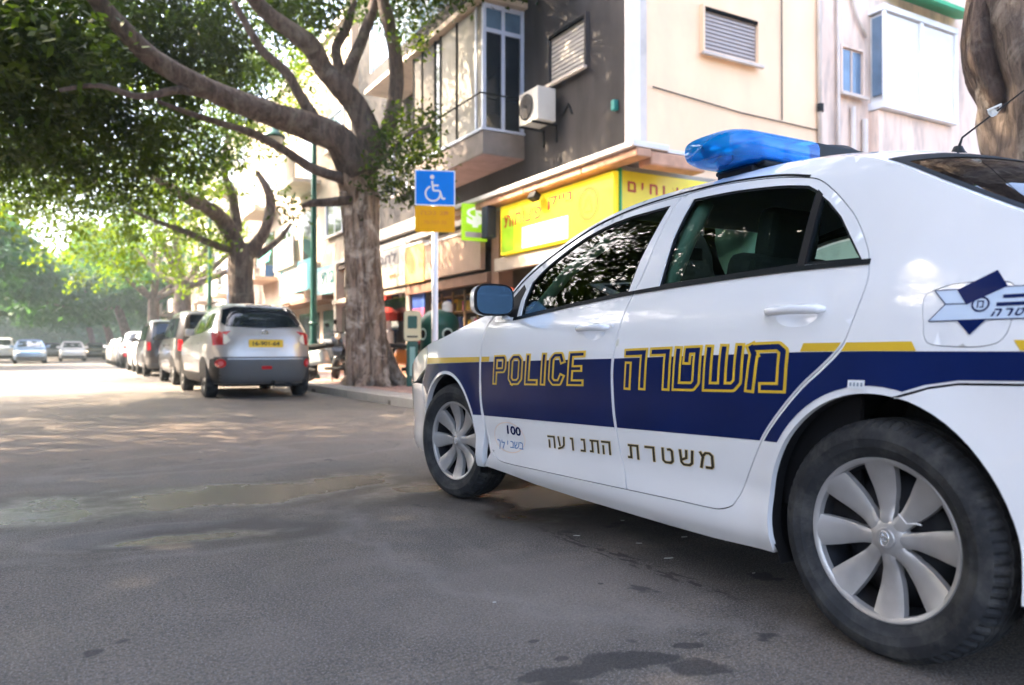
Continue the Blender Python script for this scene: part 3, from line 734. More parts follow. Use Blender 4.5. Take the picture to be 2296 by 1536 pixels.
    big(['he', 'resh', 'tet', 'shin', 'mem'], 1.030, .300, .662, .684, .152, .13, .27, .34, .05, 'gold_lettering')
    big(['P', 'O', 'L', 'I', 'C', 'E'], 2.055, 1.325, .640, .662, .146, .10, .235, .34, .05, 'gold_lettering')
    def spaced(glyphs, s0, s1, z0, z1, h, m_, bold, nm, wfrac=.62, parent=car, off=.002):
        b = MB(); n = len(glyphs); st = (s0-s1)/n
        for i, g in enumerate(glyphs):
            V, S, F = text_polys(g, bold); ref = text_polys('ה', bold)[1]; sc = h/ref[1]
            w = S[0]*sc*1.35; hh = S[1]*sc; c = s0-st*(i+.5); top = h
            def mp(a, b_, off): s = c+w/2-a; return LM(s, z0+(z1-z0)*(s0-s)/(s0-s1)+top-hh+b_, off)
            text_surf(b, mp, g, 0, w, 0, hh, off)
        return b.build(nm, m_, parent)
    SG = {'he': ([[(0, 1), (.66, 1), (.66, 0)], [(.08, .62), (.08, 0)]], .66), 'resh': ([[(0, 1), (.58, 1), (.58, 0)]], .58), 'tav': ([[(.06, 1), (.74, 1), (.74, 0)], [(.2, 1), (.2, .04), (0, .04)]], .74),
      'nun': ([[(.1, 1), (.34, 1), (.34, 0), (0, 0)]], .34), 'vav': ([[(0, 1), (.16, 1), (.16, 0)]], .16), 'ayin': ([[(0, 1), (.10, .26)], [(.60, 1), (.54, .30), (.34, .08), (-.04, -.06)]], .6),
      'tet': ([[(.40, .98), (.52, 1), (.66, .88), (.66, .14), (.52, 0), (.14, 0), (0, .14), (0, 1)]], .66), 'shin': ([[(0, 1), (.06, .16), (.20, 0), (.58, 0), (.76, .16), (.82, 1)], [(.42, 1), (.40, .5), (.12, .36)]], .82),
      'mem': ([[(0, 0), (.14, .70), (0, 1)], [(.14, .78), (.32, 1), (.56, 1), (.72, .84), (.72, .1), (.64, 0), (.36, 0)]], .72)}
    def small(glyphs, s0, s1, z0, z1, h):
        st = (s0-s1)/len(glyphs)
        for i, g in enumerate(glyphs):
            L_, w_ = SG[g]; c = s0-st*(i+.5); kx = h*1.32
            def mp(a, b_, off): s = c+(w_/2-a)*kx; return LM(s, z0+(z1-z0)*(s0-s)/(s0-s1)+(b_*.84+.08)*h, off)
            b = MB(); union_surf(b, mp, strokes2(L_, .235), off=.0020); o = b.build('letter', M_peach, car)
            b = MB(); union_surf(b, mp, strokes2(L_, .155), off=.0028); b.build('letter_fill', M_ink, o)
    small(['tav', 'resh', 'tet', 'shin', 'mem'], 1.045, .565, .402, .421, .056); small(['he', 'ayin', 'vav', 'nun', 'tav', 'he'], 1.60, 1.125, .383, .403, .054)
    # hotline sticker
    b = MB(); e1 = circ(1.935, .394, .148, 36, .073); surf(b, LM, e1, [offset(e1, -.0045)], step=.05, off=.0016, edge=.02); ho = b.build('hotline_sticker', mat('sticker_peach', (.75, .58, .45), .5), car)
    b = MB(); text_surf(b, lambda a, b_, off: LM(1.95-a, .41+b_, off), '100', 0, .13, 0, .042, .002, bold=.03); b.build('sticker_number', M_navy, ho)
    spaced(['ך', 'ל', 'י', 'ב', 'ש', 'ב'], 2.06, 1.80, .342, .350, .032, mat('sticker_blue', (.10, .25, .5), .5), .0, 'sticker_words', parent=ho)
    # round-cornered police emblem across the fuel flap
    b = MB(); rib = [(-.146, .957), (-.46, .956), (-.46, .882), (-.140, .881), (-.177, .922)]
    surf(b, LM, rib, step=.04, off=.0016, edge=.03); em = b.build('police_emblem', mat('pale_blue_film', (.55, .66, .80), .35), car)
    b = MB()
    union_surf(b, LM, [[(-.284, .998), (-.200, .9555), (-.226, .918), (-.312, .9575)], [(-.208, .882), (-.240, .846), (-.276, .883)]] + strokes([rib+[rib[0]]], .0022, False) + strokes([[(-.177, .922), (-.225, .921)]], .0022)
               + strokes([[(-.305, .934), (-.46, .934)], [(-.293, .916), (-.46, .916)]], .0085, False) + strokes([[(-.258+.0185*math.cos(k*math.pi/10), .918+.0165*math.sin(k*math.pi/10)) for k in range(21)]], .0045, False)
               + strokes([[(-.252, .911), (-.252, .925), (-.264, .925), (-.264, .911), (-.258, .911)]], .003), off=.0026)
    b.build('emblem_print', M_navy, em)
    b = MB(); x = -.283
    for g in ['ה', 'ר', 'ט', 'ש', 'מ']:
        text_surf(b, lambda a, b_, off, x=x: LM(x-a-b_*.5, .888+b_, off), g, 0, .017, 0, .018, .0026, bold=.03); x -= .024
    b.build('emblem_words', M_navy, em)
    b = MB(); surf(b, LM, [(.066, .730), (.015, .731), (.014, .707), (.066, .708)], step=.05, off=.0036); sk = b.build('white_sticker', mat('sticker_white', (.75, .78, .8), .5), car)
    b = MB()
    for k in range(4): surf(b, LM, rpoly(.020+.011*k, .0265+.011*k, .714, .724, .001, 1), step=.05, off=.0044)
    b.build('sticker_print', mat('sticker_grey', (.25, .3, .35), .5), sk)
    return car
def lens_mat(nm, tint, body):
    N = NT(nm); tr = N.new('ShaderNodeBsdfTransparent'); tr.inputs[0].default_value = col4(tint)
    p = N.new('ShaderNodeBsdfPrincipled'); p.inputs['Base Color'].default_value = col4(body); p.inputs['Roughness'].default_value = .06; p.inputs['Coat Weight'].default_value = 1
    mx = N.new('ShaderNodeMixShader'); mx.inputs[0].default_value = .5
    N.link(tr.outputs[0], mx.inputs[1]); N.link(p.outputs[0], mx.inputs[2]); N.link(mx.outputs[0], N.out.inputs[0]); return N.m
M_bluelens = lens_mat('blue_lens_plastic', (.04, .62, 1.0), (.0, .17, .65)); M_redlens = lens_mat('red_lens_plastic', (.95, .08, .05), (.40, .01, .01))
police_car()
# ================================================================ ground, road, kerb, pavement
def asphalt():
    N = NT('asphalt'); p = N.new('ShaderNodeBsdfPrincipled'); N.link(p.outputs[0], N.out.inputs[0])
    tc = N.new('ShaderNodeTexCoord'); P = tc.outputs['Object']
    def noise(scale, det=5, rough=.6, vec=P, dist=0.0):
        n = N.new('ShaderNodeTexNoise'); n.inputs['Scale'].default_value = scale; n.inputs['Detail'].default_value = det; n.inputs['Roughness'].default_value = rough; n.inputs['Distortion'].default_value = dist
        N.link(vec, n.inputs[0]); return n.outputs[0]
    def rng_(v, a, b, c, d):
        m_ = N.new('ShaderNodeMapRange'); m_.inputs[1].default_value = a; m_.inputs[2].default_value = b; m_.inputs[3].default_value = c; m_.inputs[4].default_value = d; N.link(v, m_.inputs[0]); return m_.outputs[0]
    def math_(op, a, b):
        m_ = N.new('ShaderNodeMath', operation=op)
        for i, q in enumerate((a, b)):
            if isinstance(q, (int, float)): m_.inputs[i].default_value = q
            else: N.link(q, m_.inputs[i])
        return m_.outputs[0]
    def mix(f, a, b):
        m_ = N.new('ShaderNodeMix', data_type='RGBA'); N.link(f, m_.inputs[0])
        for i, q in ((6, a), (7, b)):
            if isinstance(q, tuple): m_.inputs[i].default_value = col4(q)
            else: N.link(q, m_.inputs[i])
        return m_.outputs[2]
    big = noise(.55, 5, .6, dist=.4); mid = noise(2.2, 6, .65, dist=.3); fine = noise(70, 4, .75); grit = noise(150, 3, .7)
    c = mix(rng_(big, .40, .62, 0, 1), (.084, .069, .058), (.168, .134, .105))
    c = mix(rng_(mid, .47, .62, 0, .75), c, (.205, .165, .130))
    c = mix(rng_(fine, .46, .56, 0, .62), c, (.030, .029, .030))
    c = mix(rng_(grit, .53, .62, 0, .8), c, (.32, .30, .28))
    # damp strip crossing the street from under the front wheel, and oil spots at the camera's feet
    def blob(cx, cy, rx, ry, ang=0.0, edge=.65, wob=.55, nsc=1.7):
        mp = N.new('ShaderNodeMapping', vector_type='TEXTURE'); mp.inputs['Location'].default_value = (cx, cy, 0); mp.inputs['Rotation'].default_value = (0, 0, R(ang)); mp.inputs['Scale'].default_value = (rx, ry, 1)
        N.link(P, mp.inputs[0]); ln = N.new('ShaderNodeVectorMath', operation='LENGTH')
        fl = N.new('ShaderNodeVectorMath', operation='MULTIPLY'); fl.inputs[1].default_value = (1, 1, 0); N.link(mp.outputs[0], fl.inputs[0]); N.link(fl.outputs[0], ln.inputs[0])
        w = rng_(noise(nsc, 5, .6), .3, .7, -wob, wob); return rng_(math_('ADD', ln.outputs['Value'], w), 1-edge, 1, 1, 0)
    # stretched scuffs along the street
    mp = N.new('ShaderNodeMapping'); mp.inputs['Scale'].default_value = (1.6, .22, 1); N.link(P, mp.inputs[0])
    sc_ = noise(2.4, 5, .7, mp.outputs[0], .6); c = mix(rng_(sc_, .56, .70, 0, .35), c, (.19, .17, .15))
    c = mix(math_('MULTIPLY', blob(1.35, 2.35, .95, .75, 10, .8, .5), .45), c, (.22, .185, .16))
    c = mix(math_('MULTIPLY', blob(1.2, 7.6, 3.2, 2.6, 0, .9, .4), .55), c, (.22, .155, .115))
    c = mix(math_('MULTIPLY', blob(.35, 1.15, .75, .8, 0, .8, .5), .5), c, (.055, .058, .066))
    rb = N.new('ShaderNodeMapping'); rb.inputs['Scale'].default_value = (26, 9, 1); rb.inputs['Rotation'].default_value = (0, 0, R(-3)); N.link(P, rb.inputs[0])
    tread = rng_(noise(1.4, 2, .5, rb.outputs[0]), .50, .56, 0, 1); c = mix(math_('MULTIPLY', math_('MULTIPLY', tread, blob(1.895, 2.45, .055, .72, 1.5, .3, .1)), .8), c, (.02, .014, .012))
    crk = N.new('ShaderNodeTexVoronoi', feature='DISTANCE_TO_EDGE'); crk.inputs['Scale'].default_value = .8
    wv = N.new('ShaderNodeVectorMath', operation='ADD'); nn = N.new('ShaderNodeTexNoise'); nn.inputs['Scale'].default_value = 3; nn.inputs['Detail'].default_value = 5; N.link(P, nn.inputs[0]); sc3 = N.new('ShaderNodeVectorMath', operation='SCALE'); sc3.inputs['Scale'].default_value = .5; N.link(nn.outputs['Color'], sc3.inputs[0]); N.link(P, wv.inputs[0]); N.link(sc3.outputs[0], wv.inputs[1]); N.link(wv.outputs[0], crk.inputs[0])
    c = mix(math_('MULTIPLY', rng_(crk.outputs['Distance'], .0, .006, 1, 0), rng_(big, .5, .62, 0, .65)), c, (.02, .02, .02))
    def ring(cx, cy, rx, ry, ang, r0, w):
        q = N.new('ShaderNodeMapping', vector_type='TEXTURE'); q.inputs['Location'].default_value = (cx, cy, 0); q.inputs['Rotation'].default_value = (0, 0, R(ang)); q.inputs['Scale'].default_value = (rx, ry, 1); N.link(P, q.inputs[0])
        f = N.new('ShaderNodeVectorMath', operation='MULTIPLY'); f.inputs[1].default_value = (1, 1, 0); N.link(q.outputs[0], f.inputs[0]); l = N.new('ShaderNodeVectorMath', operation='LENGTH'); N.link(f.outputs[0], l.inputs[0])
        d = math_('ABSOLUTE', math_('SUBTRACT', math_('ADD', l.outputs['Value'], rng_(noise(3.5, 4), .3, .7, -.12, .12)), r0), 0); return rng_(d, 0, w, 1, 0)
    for a in ((.45, 3.75, .80, .42, -8, 1, .14), (.40, 3.72, .52, .24, -8, 1, .12), (1.3, 6.2, 1.5, .55, 14, 1, .10), (-.3, 6.6, 1.8, .8, -6, 1, .09), (2.0, 3.0, .9, 1.4, 0, 1, .08)):
        c = mix(math_('MULTIPLY', ring(*a), .24), c, (.27, .245, .225))
    # oil drips: scattered dark blots
    ol = noise(3.3, 4, .55, dist=.2); olm = rng_(ol, .655, .685, 0, .75); c = mix(olm, c, (.018, .018, .02))
    damp = None
    for bl in ((1.75, 4.25, .55, .24, 20), (1.35, 4.62, .75, .40, 10), (.62, 4.62, .85, .50, 0), (-.05, 4.50, .85, .40, 8), (-.9, 4.30, .9, .34, 10), (.42, 3.62, .40, .12, -10), (2.3, 3.6, .6, .5, 0)):
        q = blob(*bl); damp = q if damp is None else math_('MAXIMUM', damp, q)
    pale = blob(.45, 3.72, .62, .26, -6, .25, .2)
    c = mix(math_('MULTIPLY', pale, .30), c, (.13, .135, .15))
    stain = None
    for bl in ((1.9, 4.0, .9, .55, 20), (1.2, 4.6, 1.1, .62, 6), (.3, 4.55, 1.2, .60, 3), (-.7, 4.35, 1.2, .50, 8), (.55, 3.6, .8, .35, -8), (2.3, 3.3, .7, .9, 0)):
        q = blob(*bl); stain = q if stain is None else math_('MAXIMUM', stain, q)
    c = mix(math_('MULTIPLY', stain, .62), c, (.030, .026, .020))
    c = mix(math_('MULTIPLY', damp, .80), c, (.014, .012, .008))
    oil = None
    for bl in ((1.30, 1.62, .15, .06, -28, .2, .3, 14), (1.40, 1.50, .10, .05, -30, .2, .3, 14), (1.10, 1.63, .13, .05, -10, .2, .3, 14), (1.02, 1.58, .08, .05, 0, .2, .3, 14), (1.14, 1.72, .025, .018, 0, .2, .2, 20), (1.49, 1.62, .05, .025, -20, .2, .2, 20), (1.14, 1.86, .02, .012, 0, .2, .2, 20), (1.62, 2.2, .012, .012, 0, .2, .2, 20)):
        q = blob(*bl); oil = q if oil is None else math_('MAXIMUM', oil, q)
    c = mix(math_('MULTIPLY', oil, .72), c, (.016, .015, .017))
    N.link(c, p.inputs['Base Color'])
    ro = rng_(mid, .3, .7, .62, .82); mr = N.new('ShaderNodeMix', data_type='FLOAT'); N.link(damp, mr.inputs[0]); N.link(ro, mr.inputs[2]); mr.inputs[3].default_value = .09
    N.link(mr.outputs[0], p.inputs['Roughness']); N.link(rng_(damp, 0, 1, .5, 1.0), p.inputs['Specular IOR Level'])
    b1 = N.new('ShaderNodeBump'); b1.inputs['Strength'].default_value = .8; b1.inputs['Distance'].default_value = .008; N.link(noise(130, 3, .7), b1.inputs['Height'])
    b2 = N.new('ShaderNodeBump'); N.link(math_('SUBTRACT', .8, math_('MULTIPLY', damp, .30)), b1.inputs['Strength']); N.link(math_('SUBTRACT', .35, math_('MULTIPLY', damp, .18)), b2.inputs['Strength']); b2.inputs['Distance'].default_value = .05; N.link(mid, b2.inputs['Height']); N.link(b1.outputs[0], b2.inputs['Normal'])
    N.link(b2.outputs[0], p.inputs['Normal']); return N.m
M_asph = asphalt()
M_soil = mat('dusty_ground', (.16, .13, .10), .95, var=.2, vscale=.6)
M_kerb = mat('kerb_concrete', (.38, .36, .33), .85, var=.15, vscale=3, grime=.5, gcol=(.13, .12, .11), gscale=2.5, bump=.2, bscale=60)
M_pave = mat('pink_paver', (.42, .27, .23), .85, var=.22, vscale=1.8, grime=.5, gcol=(.20, .15, .13), gscale=1.3, bump=.2, bscale=50)
M_paveg = mat('grey_paver', (.36, .33, .31), .85, var=.18, vscale=2, grime=.5, gcol=(.16, .14, .13), gscale=1.5, bump=.2, bscale=50)
M_bed = mat('mortar_bed', (.14, .125, .11), .95, var=.2)
b = MB(); b.add([(-400, -200, -.03), (400, -200, -.03), (400, 900, -.03), (-400, 900, -.03)], [(0, 1, 2, 3)]); setp(b.build('ground', M_soil), kind='structure')
b = MB(); rows = []
for y in [-30, -10, 0, 6, 12, 20, 40, 80, 160, 320, 600]: rows.append([(x, y, 0) for x in (-9.0, -4, 0, 4.2)])
b.grid(rows); b.v = [v for v in b.v]; road = b.build('road', M_asph, norm=False)
if road.data.polygons[0].normal.z < 0: road.data.flip_normals()
setp(road, kind='structure')
b = MB(); b.b2(4.36, 7.4, -12, 120, -.02, .105); pv = setp(b.build('pavement', M_bed), kind='structure')
kb = MB(); kb.b2(-.075, .075, -.49, .49, -.05, .125); kme = kb.mesh('kerb_stone', M_kerb)
b = MB(); b.b2(4.21, 4.35, -12, 120, -.05, .06); kerb = setp(b.build('kerb', M_bed), kind='structure')
for i in range(46):
    o = bpy.data.objects.new('kerb_stone', kme); link(o, kerb); o.location = (4.28+random.uniform(-.006, .006), -4.5+i*.995, random.uniform(-.006, .006)); o.rotation_euler = (0, 0, random.uniform(-.006, .006))
    if i == 0:
        bv = None
b = MB(); b.b2(-9.2, -9.05, -12, 200, -.05, .12); setp(b.build('far_kerb', M_kerb), kind='structure')
b = MB(); b.b2(-14, -9.2, -12, 200, -.02, .115); setp(b.build('far_pavement', M_paveg), kind='structure')
pm = MB(); pm.b2(-.195, .195, -.195, .195, -.03, .0); pme = [pm.mesh('paver', M_pave), pm.mesh('paver', M_paveg)]
TREES_AT = [(5.35, 14.75, .75), (5.9, 2.75, .8)]
k = 0
for iy in range(40):
    for ix in range(7):
        x = 4.58+ix*.405; y = 8.0+iy*.405
        if any((x-a)**2+(y-c)**2 < r*r for a, c, r in TREES_AT) or k > 285: continue
        o = bpy.data.objects.new('paver', pme[0 if (ix not in (0, 4)) else 1]); link(o, pv); o.location = (x, y, .122+random.uniform(-.005, .004)); o.rotation_euler = (random.uniform(-.008, .008), random.uniform(-.008, .008), 0); k += 1
# small debris lying on the road near the car
M_leafdry = mat('dry_leaf', (.55, .50, .40), .7)
M_wax = mat('pale_litter', (.42, .41, .38), .7)
for i, (x, y, s_) in enumerate(((1.94, 2.81, .014), (2.33, 2.56, .014), (2.44, 2.42, .013), (2.09, 2.57, .013), (2.04, 2.33, .020), (2.17, 2.02, .008), (2.30, 2.95, .009), (1.20, 2.2, .006))):
    b = MB(); b.prism([(-s_, -s_*.12), (0, -s_*.3), (s_, -s_*.1), (s_*.8, s_*.22), (-s_*.6, s_*.25)], .002, .005, T(x, y, 0) @ rotz(-.6+.3*(i % 3)))
    setp(b.build('litter_scrap', M_wax), ['pale scrap of litter leftmost of those under the police car side', 'pale scrap on the asphalt just under the rear door edge', 'pale scrap under the sill nearest the rear wheel', 'pale scrap straight below the seam between the two doors', 'longest pale scrap lying beside the dark rubber scuff marks', 'tiny pale speck close to the front of the rear tyre', 'tiny pale speck in the shade under the front door', 'tiny pale speck alone on the open asphalt left of the scuff marks'][i], 'litter', 'scraps of litter on the road')

# ================================================================ foliage and bark
def leaf_mat(name, c1, c2, tr):
    N = NT(name); tc = N.new('ShaderNodeTexCoord'); n = N.new('ShaderNodeTexNoise'); n.inputs['Scale'].default_value = 1.1; n.inputs['Detail'].default_value = 6; n.inputs['Roughness'].default_value = .8
    N.link(tc.outputs['Object'], n.inputs[0]); m_ = N.new('ShaderNodeMapRange'); m_.inputs[1].default_value = .36; m_.inputs[2].default_value = .64; N.link(n.outputs[0], m_.inputs[0])
    x = N.new('ShaderNodeMix', data_type='RGBA'); x.inputs[6].default_value = col4(c1); x.inputs[7].default_value = col4(c2); N.link(m_.outputs[0], x.inputs[0])
    p = N.new('ShaderNodeBsdfPrincipled'); p.inputs['Roughness'].default_value = .55; p.inputs['Specular IOR Level'].default_value = .15; N.link(x.outputs[2], p.inputs['Base Color'])
    t = N.new('ShaderNodeBsdfTranslucent'); sc = N.new('ShaderNodeVectorMath', operation='MULTIPLY'); sc.inputs[1].default_value = (1.9, 2.1, .5); N.link(x.outputs[2], sc.inputs[0]); N.link(sc.outputs[0], t.inputs[0])
    mx = N.new('ShaderNodeMixShader'); mx.inputs[0].default_value = tr; N.link(p.outputs[0], mx.inputs[1]); N.link(t.outputs[0], mx.inputs[2]); N.link(mx.outputs[0], N.out.inputs[0]); return N.m
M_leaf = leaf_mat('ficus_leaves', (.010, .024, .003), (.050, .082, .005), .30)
M_leafy = leaf_mat('sunlit_ficus_leaves', (.035, .068, .005), (.13, .17, .010), .48)  # brighter copy of the ficus leaves, sunlit glow put into the colour
M_leaff = leaf_mat('hazed_far_leaves', (.02, .065, .045), (.055, .125, .065), .38)  # blue-green cast of distant haze put into the leaf colour
def bark(name, c1, c2, c3):
    N = NT(name); p = N.new('ShaderNodeBsdfPrincipled'); p.inputs['Roughness'].default_value = .9; N.link(p.outputs[0], N.out.inputs[0])
    tc = N.new('ShaderNodeTexCoord'); mp = N.new('ShaderNodeMapping'); mp.inputs['Scale'].default_value = (1, 1, .22); N.link(tc.outputs['Object'], mp.inputs[0])
    def ns(s, src, d=6):
        n = N.new('ShaderNodeTexNoise'); n.inputs['Scale'].default_value = s; n.inputs['Detail'].default_value = d; n.inputs['Roughness'].default_value = .7; n.inputs['Distortion'].default_value = .5; N.link(src, n.inputs[0]); return n.outputs[0]
    def cr(f, a, b_, lo, hi):
        m_ = N.new('ShaderNodeMapRange'); m_.inputs[1].default_value = lo; m_.inputs[2].default_value = hi; N.link(f, m_.inputs[0])
        x = N.new('ShaderNodeMix', data_type='RGBA'); N.link(m_.outputs[0], x.inputs[0])
        for i, q in ((6, a), (7, b_)):
            if isinstance(q, tuple): x.inputs[i].default_value = col4(q)
            else: N.link(q, x.inputs[i])
        return x.outputs[2]
    st = ns(11, mp.outputs[0], 9); bl = ns(2.2, tc.outputs['Object'])
    c = cr(st, c1, c2, .40, .60); c = cr(bl, c, c3, .52, .66); N.link(c, p.inputs['Base Color'])
    b1 = N.new('ShaderNodeBump'); b1.inputs['Strength'].default_value = 1.0; b1.inputs['Distance'].default_value = .07; N.link(st, b1.inputs['Height'])
    b2 = N.new('ShaderNodeBump'); b2.inputs['Strength'].default_value = .5; b2.inputs['Distance'].default_value = .012; N.link(ns(30, tc.outputs['Object']), b2.inputs['Height']); N.link(b1.outputs[0], b2.inputs['Normal']); N.link(b2.outputs[0], p.inputs['Normal'])
    return N.m
M_bark = bark('hazed_ficus_bark', (.13, .085, .058), (.45, .335, .26), (.70, .60, .51))  # bark blotches, with the trunk's hazy brightness put into the colours
M_barkn = bark('near_ficus_bark', (.055, .040, .034), (.19, .148, .125), (.34, .30, .27))
M_barkd = bark('dark_limb_bark', (.05, .034, .03), (.14, .10, .085), (.18, .15, .13))
TH_ = R(29.9); CD = np.array([math.sin(TH_), math.cos(TH_), 0]); CR_ = np.array([math.cos(TH_), -math.sin(TH_), 0])
def sight(u, v, Z):
    """a surveyed point of the street: direction seen in the photograph and its measured depth"""
    q = CD*Z + CR_*(u-1148)/1750*Z; return (float(q[0]), float(q[1]), float(.81+(785-v)/1750*Z))
def limb(mb, pts, radii, n=14, rough=.10, sub=5, seed=0, flute=0.0):
    rg = np.random.default_rng(seed+11)
    P = smoothp([tuple(p)+(r,) for p, r in zip(pts, radii)], k=sub); m_ = len(P); vs = []; up = None
    ph = rg.uniform(0, 6.28, 6)
    for i, p in enumerate(P):
        a_ = np.array(P[min(i+1, m_-1)][:3])-np.array(P[max(i-1, 0)][:3]); t = Vector(a_).normalized()
        if up is None: up = Vector((1, 0, 0)) if abs(t.x) < .8 else Vector((0, 0, 1))
        A = (up-t*up.dot(t)).normalized(); B = t.cross(A); up = A
        for k in range(n):
            w = 2*math.pi*k/n
            rr = p[3]*(1+rough*(math.sin(3*w+ph[0]+i*.35)*.5+math.sin(5*w+ph[1]-i*.22)*.35+rg.uniform(-.35, .35))+flute*math.sin(7*w+ph[2]+i*.06))
            vs.append(Vector(p[:3])+A*math.cos(w)*rr+B*math.sin(w)*rr)
    fs = [(i*n+k, i*n+(k+1) % n, (i+1)*n+(k+1) % n, (i+1)*n+k) for i in range(m_-1) for k in range(n)] + [tuple(range(n-1, -1, -1)), tuple((m_-1)*n+k for k in range(n))]
    mb.add(vs, fs)
def leaves(name, blobs, m_, parent, origin, leaf=.1, dens=1.0, seed=1, clump=.34, flat=.8, per=26):
    """blobs: (x, y, z, r[, squash]) volumes filled with leafy sprigs"""
    rg = np.random.default_rng(seed); cs = []
    for bl in blobs:
        x, y, z, r = bl[:4]; sq = bl[4] if len(bl) > 4 else .75
        n = max(3, int(dens*14*r*r*r**.4)); v = rg.normal(size=(n, 3)); v /= np.linalg.norm(v, axis=1)[:, None]; rad = rg.uniform(.35, 1.0, n)**.5
        cs.append(np.array([x, y, z]) + v*rad[:, None]*np.array([r, r, r*sq]))
    cs = np.concatenate(cs); n = len(cs); kk = rg.integers(int(per*.5), int(per*1.5), n); C = np.repeat(cs, kk, 0); N_ = len(C)
    cl = clump*rg.uniform(.6, 1.3, n); P = C + rg.normal(size=(N_, 3))*np.repeat(cl, kk)[:, None]*np.array([.62, .62, .42])
    P -= np.array(origin)
    a = rg.uniform(0, 2*math.pi, N_); el = rg.normal(-.35, .55, N_); d_ = np.stack([np.cos(a)*np.cos(el), np.sin(a)*np.cos(el), np.sin(el)], 1)
    s_ = np.stack([-np.sin(a), np.cos(a), rg.normal(0, .45, N_)], 1); s_ /= np.linalg.norm(s_, axis=1)[:, None]
    L = leaf*rg.uniform(.65, 1.25, N_)[:, None]; W = L*.27
    V = np.stack([P, P+d_*L*.45+s_*W, P+d_*L, P+d_*L*.45-s_*W], 1).reshape(-1, 3)
    me = bpy.data.meshes.new(name); me.vertices.add(N_*4); me.vertices.foreach_set('co', V.astype('f').ravel()); me.loops.add(N_*4); me.polygons.add(N_)
    me.loops.foreach_set('vertex_index', np.arange(N_*4, dtype='i')); me.polygons.foreach_set('loop_start', np.arange(0, N_*4, 4, dtype='i'))
    try: me.polygons.foreach_set('loop_total', np.full(N_, 4, 'i'))
    except Exception: pass
    me.materials.append(m_); me.update(); o = bpy.data.objects.new(name, me); link(o, parent); o['kind'] = 'stuff'; return o
def SB(lst): return [sight(u, v, Z)+(r,)+tuple(q) for u, v, Z, r, *q in lst]
def SBM(lst): return [sight(u, v, Z+(1.7 if u < 700 else 0))+(r*(1.1 if u < 700 else 1),)+tuple(q) for u, v, Z, r, *q in lst]
def rel(pts, o): return [tuple(np.array(p)-np.array(o)) for p in pts]

